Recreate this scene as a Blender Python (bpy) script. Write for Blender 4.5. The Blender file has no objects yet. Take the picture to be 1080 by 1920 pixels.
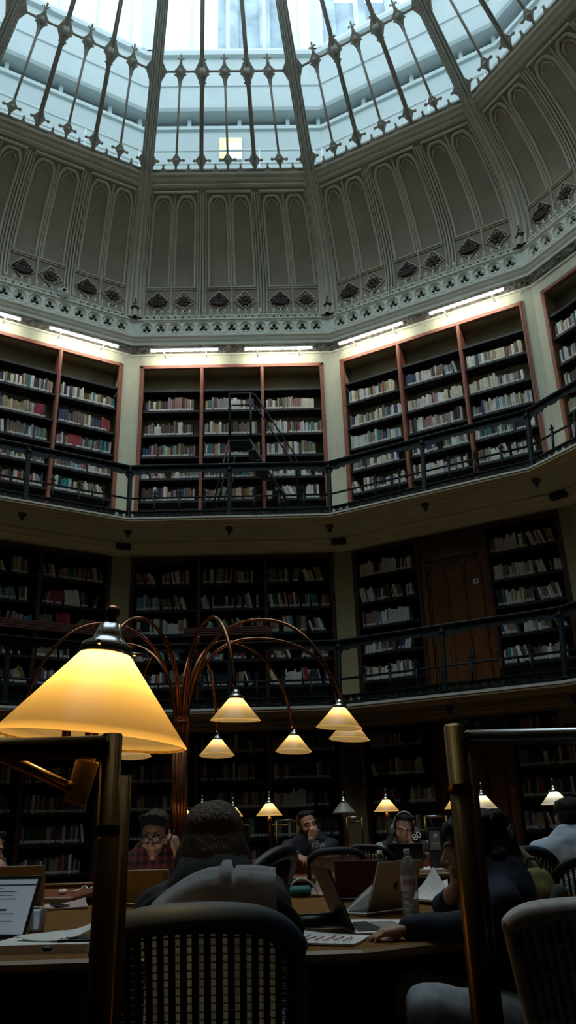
import bpy, bmesh, math, random
from mathutils import Vector, Matrix

sc = bpy.context.scene
C = sc.collection
rad = math.radians
random.seed(11)

# ---------------------------------------------------------------- camera
FPX, PITCH, ROLL, YAW = 1495.52, rad(21.977), rad(1.7396), rad(1.2918)
CAM = Vector((0.741, -6.407, 1.07))


def image_dir(X, Y, W):
    """direction in the room of the image-space vector (right, up, forward)"""
    cr, sr, cp, sp = math.cos(ROLL), math.sin(ROLL), math.cos(PITCH), math.sin(PITCH)
    xx, up = cr * X + sr * Y, -sr * X + cr * Y
    y, z = cp * W - sp * up, sp * W + cp * up
    c, s = math.cos(YAW), math.sin(YAW)
    return Vector((c * xx + s * y, -s * xx + c * y, z))


def at(x, y, d):
    """point of the room d metres ahead of the camera seen at photograph position x, y"""
    v = image_dir((x - 540) / FPX, (960 - y) / FPX, 1.0)
    return CAM + v * (d / v.y)


def on_level(x, y, z):
    v = image_dir((x - 540) / FPX, (960 - y) / FPX, 1.0)
    return CAM + v * ((z - CAM.z) / v.z)


def to_image(p):
    v = Vector(p) - CAM
    bx, by, bz = image_dir(1, 0, 0), image_dir(0, 1, 0), image_dir(0, 0, 1)
    w = v.dot(bz)
    return 540 + FPX * v.dot(bx) / w, 960 - FPX * v.dot(by) / w, w


cam = bpy.data.cameras.new('camera')
cam.sensor_fit = 'VERTICAL'
cam.sensor_height = 36.0
cam.lens = FPX * 36.0 / 1920.0
cam.clip_start = 0.05
camo = bpy.data.objects.new('camera', cam)
C.objects.link(camo)
bx, by, bz = image_dir(1, 0, 0), image_dir(0, 1, 0), -image_dir(0, 0, 1)
camo.matrix_world = Matrix(((bx.x, by.x, bz.x, CAM.x), (bx.y, by.y, bz.y, CAM.y), (bx.z, by.z, bz.z, CAM.z), (0, 0, 0, 1)))
sc.camera = camo

# ---------------------------------------------------------------- sky, exposure, light levels
SKY = 2.3
TUBE = 43.0
ARM_BULB = 2.4
DESK_BULB = 2.3
NEAR_BULB = 5.0
world = bpy.data.worlds.new('sky')
sc.world = world
world.use_nodes = True
bg = world.node_tree.nodes['Background']
bg.inputs[0].default_value = (0.82, 0.91, 1.0, 1)
bg.inputs[1].default_value = SKY
sc.view_settings.view_transform = 'Standard'
sc.view_settings.look = 'None'
sc.view_settings.gamma = 1.0
sc.view_settings.exposure = 0.3
sc.view_settings.use_curve_mapping = False
sc.cycles.use_denoising = True
sc.cycles.max_bounces = 8
sc.cycles.diffuse_bounces = 4
sc.cycles.transparent_max_bounces = 12
sc.cycles.sample_clamp_indirect = 4.0
sc.cycles.caustics_reflective = False
sc.cycles.caustics_refractive = False


# ---------------------------------------------------------------- materials
def mat(name, col, rough=0.6, metal=0.0, noise=0.12, scale=6.0, bump=0.0, emit=0.0, spec=0.4, coat=0.0, stretch=None):
    m = bpy.data.materials.new(name)
    m.use_nodes = True
    nt = m.node_tree
    b = nt.nodes['Principled BSDF']
    b.inputs['Roughness'].default_value = rough
    b.inputs['Metallic'].default_value = metal
    b.inputs['Specular IOR Level'].default_value = spec
    b.inputs['Coat Weight'].default_value = coat
    c4 = (*col, 1)
    b.inputs['Base Color'].default_value = c4
    if noise > 0:
        tc = nt.nodes.new('ShaderNodeTexCoord')
        n = nt.nodes.new('ShaderNodeTexNoise')
        n.inputs['Scale'].default_value = scale
        n.inputs['Detail'].default_value = 4
        r = nt.nodes.new('ShaderNodeValToRGB')
        r.color_ramp.elements[0].position = 0.3
        r.color_ramp.elements[1].position = 0.7
        r.color_ramp.elements[0].color = tuple(max(0, v * (1 - noise)) for v in col) + (1,)
        r.color_ramp.elements[1].color = tuple(min(1, v * (1 + noise)) for v in col) + (1,)
        src = tc.outputs['Object']
        if stretch:
            mp = nt.nodes.new('ShaderNodeMapping')
            mp.inputs['Scale'].default_value = stretch
            nt.links.new(src, mp.inputs['Vector'])
            src = mp.outputs['Vector']
        nt.links.new(src, n.inputs['Vector'])
        nt.links.new(n.outputs['Fac'], r.inputs['Fac'])
        nt.links.new(r.outputs['Color'], b.inputs['Base Color'])
        if bump > 0:
            bp = nt.nodes.new('ShaderNodeBump')
            bp.inputs['Strength'].default_value = bump
            bp.inputs['Distance'].default_value = 0.02
            nt.links.new(n.outputs['Fac'], bp.inputs['Height'])
            nt.links.new(bp.outputs['Normal'], b.inputs['Normal'])
    if emit > 0:
        b.inputs['Emission Color'].default_value = c4
        b.inputs['Emission Strength'].default_value = emit
    return m


def glass_mat(name, tint, gloss=0.08, rough=0.02, dust=0.0):
    """thin pane: lets light through, a little reflection"""
    m = bpy.data.materials.new(name)
    m.use_nodes = True
    nt = m.node_tree
    nt.nodes.clear()
    out = nt.nodes.new('ShaderNodeOutputMaterial')
    tr = nt.nodes.new('ShaderNodeBsdfTransparent')
    tr.inputs[0].default_value = (*tint, 1)
    gl = nt.nodes.new('ShaderNodeBsdfGlossy')
    gl.inputs['Roughness'].default_value = rough
    mx = nt.nodes.new('ShaderNodeMixShader')
    lw = nt.nodes.new('ShaderNodeLayerWeight')
    lw.inputs['Blend'].default_value = 0.25
    mul = nt.nodes.new('ShaderNodeMath')
    mul.operation = 'MULTIPLY'
    mul.inputs[1].default_value = gloss * 3
    nt.links.new(lw.outputs['Facing'], mul.inputs[0])
    nt.links.new(mul.outputs[0], mx.inputs[0])
    nt.links.new(tr.outputs[0], mx.inputs[1])
    nt.links.new(gl.outputs[0], mx.inputs[2])
    nt.links.new(mx.outputs[0], out.inputs[0])
    return m


def bottle_mat(name):
    """clear plastic: see-through with a faint milky body and bright edges"""
    m = glass_mat(name, (0.80, 0.82, 0.84), 0.20, 0.08)
    nt = m.node_tree
    out = [n for n in nt.nodes if n.type == 'OUTPUT_MATERIAL'][0]
    prev = out.inputs[0].links[0].from_socket
    df = nt.nodes.new('ShaderNodeBsdfDiffuse')
    df.inputs[0].default_value = (0.75, 0.77, 0.80, 1)
    gl = nt.nodes.new('ShaderNodeBsdfGlossy')
    gl.inputs['Roughness'].default_value = 0.1
    m1, m2 = nt.nodes.new('ShaderNodeMixShader'), nt.nodes.new('ShaderNodeMixShader')
    m1.inputs[0].default_value = 0.15
    m2.inputs[0].default_value = 0.10
    nt.links.new(prev, m1.inputs[1])
    nt.links.new(df.outputs[0], m1.inputs[2])
    nt.links.new(m1.outputs[0], m2.inputs[1])
    nt.links.new(gl.outputs[0], m2.inputs[2])
    nt.links.new(m2.outputs[0], out.inputs[0])
    return m


def opal_mat(name, col, trans=0.6):
    """opal glass of a lamp shade: translucent, lit by the bulb inside, glossy skin"""
    m = bpy.data.materials.new(name)
    m.use_nodes = True
    nt = m.node_tree
    nt.nodes.clear()
    out = nt.nodes.new('ShaderNodeOutputMaterial')
    df = nt.nodes.new('ShaderNodeBsdfDiffuse')
    df.inputs[0].default_value = (*col, 1)
    tl = nt.nodes.new('ShaderNodeBsdfTranslucent')
    tl.inputs[0].default_value = (*col, 1)
    mx = nt.nodes.new('ShaderNodeMixShader')
    mx.inputs[0].default_value = trans
    gl = nt.nodes.new('ShaderNodeBsdfGlossy')
    gl.inputs['Roughness'].default_value = 0.12
    m2 = nt.nodes.new('ShaderNodeMixShader')
    m2.inputs[0].default_value = 0.05
    nt.links.new(df.outputs[0], mx.inputs[1])
    nt.links.new(tl.outputs[0], mx.inputs[2])
    nt.links.new(mx.outputs[0], m2.inputs[1])
    nt.links.new(gl.outputs[0], m2.inputs[2])
    nt.links.new(m2.outputs[0], out.inputs[0])
    return m


def emit_mat(name, col, strength):
    m = bpy.data.materials.new(name)
    m.use_nodes = True
    b = m.node_tree.nodes['Principled BSDF']
    b.inputs['Base Color'].default_value = (*col, 1)
    b.inputs['Emission Color'].default_value = (*col, 1)
    b.inputs['Emission Strength'].default_value = strength
    return m


M = dict(
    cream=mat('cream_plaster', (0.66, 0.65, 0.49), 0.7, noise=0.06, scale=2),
    cream_shaded=mat('shaded_cream_plaster', (0.44, 0.36, 0.20), 0.7, noise=0.08, scale=2),  # same cream paint, with the dimness of the lower tiers put into its colour
    stone=mat('painted_stone', (0.80, 0.79, 0.69), 0.65, noise=0.08, scale=5),
    carved=mat('carved_band', (0.19, 0.17, 0.14), 0.8, noise=0.6, scale=14, bump=1.0),
    frieze_shade=mat('painted_shade_behind_frieze', (0.012, 0.011, 0.010), 0.9, noise=0),  # near-black colour standing in for the shade inside the trefoil holes
    dome=mat('dome_panel_paint', (0.31, 0.255, 0.19), 0.7, noise=0.14, scale=1.6),
    rib=mat('dome_rib_paint', (0.54, 0.48, 0.37), 0.6, noise=0.1, scale=3),
    emblem=mat('emblem_bronze', (0.07, 0.04, 0.035), 0.55, noise=0.4, scale=18),
    lead=mat('skylight_bar_paint', (0.36, 0.32, 0.26), 0.45, noise=0.1, scale=4),
    tracery=mat('tracery_paint', (0.46, 0.41, 0.35), 0.5, noise=0.1, scale=8),
    pane=glass_mat('skylight_glass', (0.80, 0.90, 0.92), 0.05),
    outer=mat('lantern_wall_paint', (0.58, 0.64, 0.635), 0.7, noise=0.04, scale=1.5),
    outer_dark=mat('shaded_lantern_vent_paint', (0.36, 0.43, 0.46), 0.7, noise=0.1, scale=3),  # wall paint darkened to hold the shadow under the lantern ledge
    white=mat('white_paint', (0.80, 0.82, 0.80), 0.5, noise=0.03),
    far_stone=mat('neighbour_stone', (0.40, 0.45, 0.50), 0.9, noise=0.3, scale=1.2),
    yellow=emit_mat('lit_yellow_panel', (1.0, 0.93, 0.35), 0.75),
    whiteglow=emit_mat('lit_white_panel', (1.0, 1.0, 0.9), 1.1),
    tube=emit_mat('fluorescent_tube', (1.0, 0.96, 0.80), TUBE),
    trim=mat('red_brown_shelf_trim', (0.34, 0.12, 0.075), 0.45, noise=0.15, scale=9),
    shelf=mat('black_shelf', (0.010, 0.010, 0.014), 0.5, noise=0.2),
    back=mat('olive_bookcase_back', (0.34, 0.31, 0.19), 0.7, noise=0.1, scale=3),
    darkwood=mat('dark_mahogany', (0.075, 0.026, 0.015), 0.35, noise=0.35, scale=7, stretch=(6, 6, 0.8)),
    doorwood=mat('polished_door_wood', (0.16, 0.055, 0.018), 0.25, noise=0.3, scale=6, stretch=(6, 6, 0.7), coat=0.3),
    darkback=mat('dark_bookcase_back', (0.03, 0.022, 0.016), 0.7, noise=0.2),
    iron=mat('green_black_iron', (0.010, 0.016, 0.019), 0.5, noise=0.2, spec=0.25),
    iron_edge=mat('pale_rail_edge', (0.09, 0.095, 0.105), 0.4, noise=0.2, scale=20),  # paler strip along the front edge of the handrail
    soffit=mat('ochre_soffit', (0.74, 0.54, 0.28), 0.6, noise=0.08, scale=2),
    nosing=mat('pale_slab_edge', (0.80, 0.77, 0.66), 0.5, noise=0.05),
    carpet=mat('dark_carpet', (0.025, 0.022, 0.022), 0.95, noise=0.3, scale=60),
    black=mat('black_plastic', (0.012, 0.012, 0.013), 0.4, noise=0.1),
    grey=mat('grey_plastic', (0.30, 0.31, 0.32), 0.45, noise=0.05),
    paper=mat('paper', (0.78, 0.74, 0.68), 0.85, noise=0.05, scale=20),
    label=mat('spine_label', (0.74, 0.73, 0.68), 0.7, noise=0.03),
    copper=mat('polished_copper', (0.34, 0.14, 0.07), 0.22, metal=1.0, noise=0.2, scale=5),
    brass=mat('aged_brass', (0.22, 0.125, 0.045), 0.28, metal=1.0, noise=0.25, scale=6),
    chrome=mat('dull_chrome', (0.55, 0.53, 0.52), 0.18, metal=1.0, noise=0.05),
    opal=opal_mat('warm_opal_glass', (0.66, 0.43, 0.155), 0.6),
    opal_pale=opal_mat('pale_warm_opal_glass', (0.70, 0.52, 0.26), 0.6),
    opal_white=opal_mat('white_opal_glass', (0.62, 0.60, 0.52), 0.5),
    bulb=emit_mat('lit_bulb', (1.0, 0.86, 0.55), 6.0),
)


# ---------------------------------------------------------------- mesh building
class MB:
    def __init__(self):
        self.v, self.f, self.m, self.s = [], [], [], []

    def add(self, verts, faces, mi=0, smooth=False):
        o = len(self.v)
        self.v += [tuple(p) for p in verts]
        for f in faces:
            self.f.append([i + o for i in f])
            self.m.append(mi)
            self.s.append(smooth)
        return self

    def box(self, c, s, mi=0, rot=None):
        hx, hy, hz = s[0] / 2, s[1] / 2, s[2] / 2
        p = [Vector((x, y, z)) for x in (-hx, hx) for y in (-hy, hy) for z in (-hz, hz)]
        if rot is not None:
            p = [rot @ q for q in p]
        p = [q + Vector(c) for q in p]
        return self.add(p, [(0, 1, 3, 2), (4, 6, 7, 5), (0, 4, 5, 1), (2, 3, 7, 6), (0, 2, 6, 4), (1, 5, 7, 3)], mi)

    def span(self, a, b, mi=0):
        return self.box([(a[i] + b[i]) / 2 for i in range(3)], [abs(b[i] - a[i]) for i in range(3)], mi)

    def bevel_box(self, c, s, bv=0.004, mi=0, rot=None):
        """box with chamfered edges, smooth to the eye"""
        hx, hy, hz = (v / 2 for v in s)
        bv = min(bv, hx * 0.9, hy * 0.9, hz * 0.9)
        pts, idx = [], {}
        for sx in (-1, 1):
            for sy in (-1, 1):
                for sz in (-1, 1):
                    for ax in range(3):
                        q = [sx * (hx - bv), sy * (hy - bv), sz * (hz - bv)]
                        q[ax] = (sx, sy, sz)[ax] * (hx, hy, hz)[ax]
                        idx[(sx, sy, sz, ax)] = len(pts)
                        pts.append(Vector(q))
        fs = []
        order = [(-1, -1), (1, -1), (1, 1), (-1, 1)]
        for ax in range(3):
            for sg in (-1, 1):
                f = []
                for a, b in order:
                    k = [0, 0, 0]
                    k[ax] = sg
                    k[(ax + 1) % 3], k[(ax + 2) % 3] = a, b
                    f.append(idx[(k[0], k[1], k[2], ax)])
                fs.append(f if sg > 0 else f[::-1])
        for ax in range(3):
            o1, o2 = (ax + 1) % 3, (ax + 2) % 3
            for a in (-1, 1):
                for b in (-1, 1):
                    q = []
                    for sg, which in ((-1, o1), (1, o1), (1, o2), (-1, o2)):
                        k = [0, 0, 0]
                        k[ax], k[o1], k[o2] = sg, a, b
                        q.append(idx[(k[0], k[1], k[2], which)])
                    fs.append(q)
        for sx in (-1, 1):
            for sy in (-1, 1):
                for sz in (-1, 1):
                    fs.append([idx[(sx, sy, sz, a)] for a in range(3)])
        if rot is not None:
            pts = [rot @ q for q in pts]
        return self.add([q + Vector(c) for q in pts], fs, mi)

    def tube(self, path, r, n=8, mi=0, smooth=True, caps=True, closed=False, squash=None):
        path = [Vector(p) for p in path]
        k = len(path)
        rs = r if isinstance(r, (list, tuple)) else [r] * k
        tans = []
        for i in range(k):
            a = path[i - 1] if (i or closed) else path[i]
            b = path[(i + 1) % k] if (i < k - 1 or closed) else path[i]
            t = (b - a)
            tans.append(t.normalized() if t.length > 1e-9 else Vector((0, 0, 1)))
        ref = Vector((0, 0, 1)) if abs(tans[0].z) < 0.9 else Vector((1, 0, 0))
        u = (ref - tans[0] * ref.dot(tans[0])).normalized()
        verts = []
        for i in range(k):
            t = tans[i]
            u = (u - t * u.dot(t))
            u = u.normalized() if u.length > 1e-6 else t.orthogonal().normalized()
            w = t.cross(u)
            for j in range(n):
                a = 2 * math.pi * j / n
                su, sw = (1, 1) if squash is None else squash
                verts.append(path[i] + (u * math.cos(a) * su + w * math.sin(a) * sw) * rs[i])
        faces = []
        for i in range(k if closed else k - 1):
            i2 = (i + 1) % k
            for j in range(n):
                j2 = (j + 1) % n
                faces.append((i * n + j, i * n + j2, i2 * n + j2, i2 * n + j))
        self.add(verts, faces, mi, smooth)
        if caps and not closed:
            o = len(self.v) - len(verts)
            self.f += [[o + j for j in range(n)][::-1], [o + (k - 1) * n + j for j in range(n)]]
            self.m += [mi, mi]
            self.s += [False, False]
        return self

    def lathe(self, prof, n=16, mi=0, c=(0, 0, 0), rot=None, smooth=True, a0=0.0, a1=2 * math.pi):
        full = abs(a1 - a0 - 2 * math.pi) < 1e-6
        nn = n if full else n + 1
        verts = []
        for r, z in prof:
            for j in range(nn):
                a = a0 + (a1 - a0) * j / n
                p = Vector((r * math.cos(a), r * math.sin(a), z))
                if rot is not None:
                    p = rot @ p
                verts.append(p + Vector(c))
        faces = []
        for i in range(len(prof) - 1):
            for j in range(n):
                j2 = (j + 1) % nn
                faces.append((i * nn + j, i * nn + j2, (i + 1) * nn + j2, (i + 1) * nn + j))
        return self.add(verts, faces, mi, smooth)

    def ball(self, c, r, n=10, mi=0, sc_=(1, 1, 1), rot=None):
        prof = [(max(1e-4, math.sin(math.pi * i / n)), -math.cos(math.pi * i / n)) for i in range(n + 1)]
        verts = []
        nn = n * 2 if n < 8 else int(n * 1.6)
        for a, z in prof:
            for j in range(nn):
                t = 2 * math.pi * j / nn
                p = Vector((a * math.cos(t) * sc_[0], a * math.sin(t) * sc_[1], z * sc_[2])) * r
                if rot is not None:
                    p = rot @ p
                verts.append(p + Vector(c))
        faces = [(i * nn + j, i * nn + (j + 1) % nn, (i + 1) * nn + (j + 1) % nn, (i + 1) * nn + j) for i in range(n) for j in range(nn)]
        return self.add(verts, faces, mi, True)

    def extrude(self, outline, fn, d0, d1, mi=0):
        """outline in 2-D, fn(x, y, d) -> point; a plate between depths d0 and d1"""
        n = len(outline)
        v = [fn(x, y, d0) for x, y in outline] + [fn(x, y, d1) for x, y in outline]
        f = [list(range(n)), list(range(2 * n - 1, n - 1, -1))]
        f += [(i, (i + 1) % n, n + (i + 1) % n, n + i) for i in range(n)]
        return self.add(v, f, mi)

    def build(self, name, mats, parent=None, loc=None, rotz=None, fix=True):
        me = bpy.data.meshes.new(name)
        me.from_pydata(self.v, [], self.f)
        for m in (mats if isinstance(mats, (list, tuple)) else [mats]):
            me.materials.append(m)
        me.polygons.foreach_set('material_index', self.m)
        me.polygons.foreach_set('use_smooth', self.s)
        if fix:
            b = bmesh.new()
            b.from_mesh(me)
            bmesh.ops.recalc_face_normals(b, faces=b.faces)
            b.to_mesh(me)
            b.free()
        me.update()
        o = bpy.data.objects.new(name, me)
        C.objects.link(o)
        if parent is not None:
            o.parent = parent
        if loc is not None:
            o.location = loc
        if rotz is not None:
            o.rotation_euler = (0, 0, rotz)
        return o


def tag(o, label, cat, group=None, kind=None):
    o['label'] = label
    o['category'] = cat
    if group:
        o['group'] = group
    if kind:
        o['kind'] = kind
    return o


def thing(name, label, cat, loc=(0, 0, 0), rotz=0.0, group=None):
    o = bpy.data.objects.new(name, None)
    o.empty_display_size = 0.1
    C.objects.link(o)
    o.location = loc
    o.rotation_euler = (0, 0, rotz)
    return tag(o, label, cat, group)


def struct(o):
    o['kind'] = 'structure'
    return o


def arc(c, r, a0, a1, n, ax=(1, 0, 0), ay=(0, 0, 1)):
    ax, ay, c = Vector(ax), Vector(ay), Vector(c)
    return [c + ax * (r * math.cos(a0 + (a1 - a0) * i / n)) + ay * (r * math.sin(a0 + (a1 - a0) * i / n)) for i in range(n + 1)]


def bez(p0, p1, p2, p3, n=12):
    p0, p1, p2, p3 = (Vector(p) for p in (p0, p1, p2, p3))
    return [p0 * (1 - t) ** 3 + p1 * 3 * t * (1 - t) ** 2 + p2 * 3 * t * t * (1 - t) + p3 * t ** 3 for t in [i / n for i in range(n + 1)]]
# ---------------------------------------------------------------- the twelve-sided room
S15, C15 = math.sin(rad(15)), math.cos(rad(15))
RW = 7.95                      # corner radius of the walls
AW, HW = RW * C15, RW * S15    # apothem and half width of a side
FAC = {'left_end': 60, 'left': 30, 'far': 0, 'right': -30, 'right_end': -60}
ALL = [(k, 30 * k) for k in range(-5, 7)]
SEEN = {0: 'far', 1: 'left', 2: 'left_end', -1: 'right', -2: 'right_end'}
NEARNAME = {3: 'side_left', 4: 'rear_left', 5: 'behind_left', 6: 'behind', -3: 'side_right', -4: 'rear_right', -5: 'behind_right'}
sidename = lambda k: SEEN.get(k, NEARNAME.get(k))


def ring(profile, name, m, sides=range(12), smooth=False, close=False):
    """moulding swept round the twelve corners; profile in (corner radius, height)"""
    b = MB()
    n = len(profile)
    for k in sides:
        a0, a1 = rad(75 + 30 * k), rad(105 + 30 * k)
        v = [(r * math.cos(a), r * math.sin(a), z) for a in (a0, a1) for r, z in profile]
        f = [(i, i + 1, n + i + 1, n + i) for i in range(n - 1)]
        if close:
            f.append((n - 1, 0, n, 2 * n - 1))
        b.add(v, f, 0, smooth)
    return struct(b.build(name, m))


# floor
b = MB()
b.add([(8.6 * math.cos(rad(15 + 30 * k)), 8.6 * math.sin(rad(15 + 30 * k)), z) for z in (0, -0.2) for k in range(12)],
      [list(range(12)), list(range(23, 11, -1))] + [(i, (i + 1) % 12, 12 + (i + 1) % 12, 12 + i) for i in range(12)])
struct(b.build('floor', M['carpet']))

TIERS = [('ground', 0.0, 2.80, 2.90), ('middle', 2.95, 5.90, 6.12), ('upper', 6.23, 10.05, 11.05)]
for k, deg in ALL:
    for tn, z0, ztop, z1 in TIERS:
        b = MB()
        seen = k in SEEN
        if seen:
            for sg in (-1, 1):
                pl = [(1.865 * sg, AW), (HW * sg, AW), ((HW + 0.45 * S15 / C15) * sg, AW + 0.45), (1.865 * sg, AW + 0.45)]
                b.extrude(pl, lambda x, y, d: (x, y, d), z0, z1)
            b.span((-1.865, AW, ztop), (1.865, AW + 0.42, z1))
            b.span((-1.9, AW + 0.42, z0), (1.9, AW + 0.47, z1))
        else:
            b.extrude([(-HW, AW), (HW, AW), (HW + 0.12, AW + 0.45), (-HW - 0.12, AW + 0.45)], lambda x, y, d: (x, y, d), z0, z1)
            for i in range(4):   # plain timber bookcase fronts on the sides behind the viewer
                b.span((-1.86 + 1.24 * i - 0.03, AW - 0.02, z0), (-1.86 + 1.24 * i + 0.03, AW, ztop), 1)
        m = M['cream'] if tn == 'upper' else M['cream_shaded']
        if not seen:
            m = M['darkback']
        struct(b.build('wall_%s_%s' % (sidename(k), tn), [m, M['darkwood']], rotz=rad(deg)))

# gallery floors with their mouldings (upper and middle gallery)
ring([(8.45, 6.23), (6.70, 6.23), (6.70, 6.20), (6.73, 6.195)], 'floor_upper_gallery', M['nosing'])
ring([(6.73, 6.197), (6.715, 6.19), (6.715, 6.165), (6.75, 6.16), (6.75, 6.135), (6.79, 6.13), (6.79, 6.105), (6.85, 6.10), (6.86, 6.075),
      (7.60, 6.09), (7.60, 6.055), (7.70, 6.03), (7.72, 5.985), (7.78, 5.975), (7.80, 5.94), (7.96, 5.93)], 'ceiling_under_upper_gallery', M['soffit'])
ring([(8.45, 2.955), (6.76, 2.955), (6.76, 2.915), (6.79, 2.91)], 'floor_middle_gallery', M['nosing'])
ring([(6.79, 2.912), (6.775, 2.905), (6.775, 2.88), (6.82, 2.872), (6.82, 2.85), (6.87, 2.84), (6.89, 2.81),
      (7.60, 2.82), (7.60, 2.785), (7.72, 2.77), (7.74, 2.73), (7.80, 2.72), (7.96, 2.71)], 'ceiling_under_middle_gallery', M['soffit'])

# cornice above the upper bookcases
ring([(7.96, 10.50), (7.87, 10.505), (7.86, 10.55), (7.90, 10.565), (7.90, 10.605), (7.85, 10.62), (7.84, 10.66), (7.805, 10.675), (7.80, 10.71), (7.83, 10.715)], 'trim_cornice_lower', M['stone'])
ring([(7.83, 11.065), (7.79, 11.07), (7.79, 11.10), (7.83, 11.115), (8.12, 11.12)], 'trim_cornice_upper', M['stone'])
rng = random.Random(3)
b = MB()
NU, NV = 110, 6
for k, deg in ALL:                     # rough carved leaf band
    if k in (3, 4, 5, 6, -5, -4):
        continue
    rot = Matrix.Rotation(rad(deg), 3, 'Z')
    v = []
    for i in range(NU + 1):
        u = -1 + 2 * i / NU
        for j in range(NV + 1):
            z = 10.315 + 0.19 * j / NV
            r = 7.93 - 0.02 * math.sin(math.pi * j / NV) - (rng.random() * 0.055 if 0 < j < NV and 0 < i < NU else 0)
            v.append(rot @ Vector((u * r * S15, r * C15, z)))
    b.add(v, [(i * (NV + 1) + j, (i + 1) * (NV + 1) + j, (i + 1) * (NV + 1) + j + 1, i * (NV + 1) + j + 1) for i in range(NU) for j in range(NV)])
struct(b.build('trim_carved_band', M['carved']))
ring([(7.97, 10.275), (7.925, 10.28), (7.92, 10.285), (7.92, 10.315), (7.97, 10.32)], 'trim_cable_trunking', M['stone'])

# pierced frieze of trefoils, one per side
def trefoil(a, d=0.050, r=0.040):
    best = 0.018
    for t in (90, 210, 330):
        dl = a - rad(t)
        q = r * r - (d * math.sin(dl)) ** 2
        if q > 0 and math.cos(dl) > 0:
            best = max(best, d * math.cos(dl) + math.sqrt(q))
    return best


PITCHF, NS = 0.2948, 48
ANG = [2 * math.pi * i / NS for i in range(NS)]


def rect_r(a, hx, hz):
    return min(hx / max(1e-9, abs(math.cos(a))), hz / max(1e-9, abs(math.sin(a))))


AF = 7.82 * C15
for k, deg in ALL:
    b = MB()
    if k in SEEN or k in (3, -3):
        hz = 0.175
        zc = 10.89
        ca = math.atan2(hz, PITCHF / 2)
        angs = list(ANG)
        for q in (ca, math.pi - ca, math.pi + ca, 2 * math.pi - ca):
            i = min(range(NS), key=lambda i: abs(angs[i] - q))
            angs[i] = q
        for c in range(13):
            uc = (c - 6) * PITCHF
            rings = [[(rect_r(a, PITCHF / 2, hz), 0.0) for a in angs], [(0.134, 0.0)] * NS, [(0.126, -0.012)] * NS, [(0.118, 0.0)] * NS, [(0.110, 0.03)] * NS,
                     [(trefoil(a - 0.0) + 0.012, 0.03) for a in angs], [(trefoil(a), 0.04) for a in angs], [(trefoil(a), 0.09) for a in angs]]
            v = []
            for rg in rings:
                for (r, d), a in zip(rg, angs):
                    v.append((uc + r * math.cos(a), AF + d, zc + r * math.sin(a)))
            f = [(i * NS + j, i * NS + (j + 1) % NS, (i + 1) * NS + (j + 1) % NS, (i + 1) * NS + j) for i in range(len(rings) - 1) for j in range(NS)]
            b.add(v, f)
            for sg in (-1, 1):            # small leaf cusps in the spandrels
                for sz in (-1, 1):
                    b.ball((uc + sg * 0.122, AF - 0.004, zc + sz * 0.145), 0.016, 5)
        for sg in (-1, 1):
            b.extrude([(sg * 6.5 * PITCHF, 0), (sg * 7.83 * S15, 0), (sg * 7.83 * S15, 2 * hz), (sg * 6.5 * PITCHF, 2 * hz)], lambda x, y, d: (x, AF + d, zc - hz + y), 0, 0.05)
        b.span((-1.95, AF + 0.085, zc - hz), (1.95, AF + 0.10, zc + hz), 1)  # dark plate painted as the shade behind the piercings
    else:
        b.span((-7.82 * S15, AF, 10.71), (7.82 * S15, AF + 0.05, 11.07))
    struct(b.build('trim_frieze_%s' % sidename(k), [M['stone'], M['frieze_shade']], rotz=rad(deg)))

# leafy cresting on top of the frieze, pinnacle at each corner
ACR = 7.86 * C15
for k, deg in ALL:
    if not (k in SEEN or k in (3, -3)):
        continue
    b = MB()
    p = PITCHF / 2
    for i in range(-13, 14):
        u = i * p
        for sg in (-1, 1):
            b.tube([(u + sg * 0.062, ACR, 11.115), (u, ACR - 0.01, 11.245)], 0.014, 4, smooth=False)
            b.tube([(u + sg * 0.003, ACR - 0.005, 11.23), (u + sg * 0.034, ACR - 0.02, 11.275), (u + sg * 0.052, ACR - 0.03, 11.255)], [0.012, 0.017, 0.009], 4)
            b.tube([(u + sg * p / 2, ACR, 11.115), (u + sg * p / 2, ACR - 0.008, 11.17), (u + sg * p / 2 - sg * 0.018, ACR - 0.016, 11.195)], [0.011, 0.012, 0.006], 4)
        b.ball((u, ACR - 0.015, 11.31), 0.026, 5, sc_=(0.9, 0.9, 1.7))
    b.span((-2.0, ACR - 0.012, 11.205), (2.0, ACR + 0.012, 11.222))
    struct(b.build('trim_cresting_%s' % sidename(k), M['stone'], rotz=rad(deg)))


def corner_xy(k, r):
    a = rad(105 + 30 * k)          # left-hand corner of side k
    return Vector((r * math.cos(a), r * math.sin(a), 0)), a


for k in (3, 2, 1, 0, -1, -2):
    c, a = corner_xy(k, 7.84)
    b = MB()
    b.lathe([(0.001, 11.12), (0.05, 11.12), (0.05, 11.18), (0.03, 11.22), (0.03, 11.30), (0.065, 11.34), (0.075, 11.40), (0.06, 11.45), (0.03, 11.48),
             (0.045, 11.52), (0.02, 11.56), (0.025, 11.60), (0.001, 11.68)], 10, c=c)
    for j in range(4):
        t = a + j * math.pi / 2
        b.ball((c.x + 0.07 * math.cos(t), c.y + 0.07 * math.sin(t), 11.42), 0.028, 5)
    struct(b.build('trim_pinnacle', M['emblem']))

# ---------------------------------------------------------------- panelled cove of the dome
def prof(z):
    t = z - 11.59
    return 8.01 + 0.13 * t - 0.376 * t * t


def dome(u, z, h=0.0):
    r = prof(z)
    dr = 0.13 - 0.752 * (z - 11.59)
    q = math.sqrt(1 + dr * dr)
    return Vector((u * r * S15, r * C15 - h / q, z + h * dr / q))


def zs(a, c, n):
    return [a + (c - a) * i / n for i in range(n + 1)]


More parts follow.
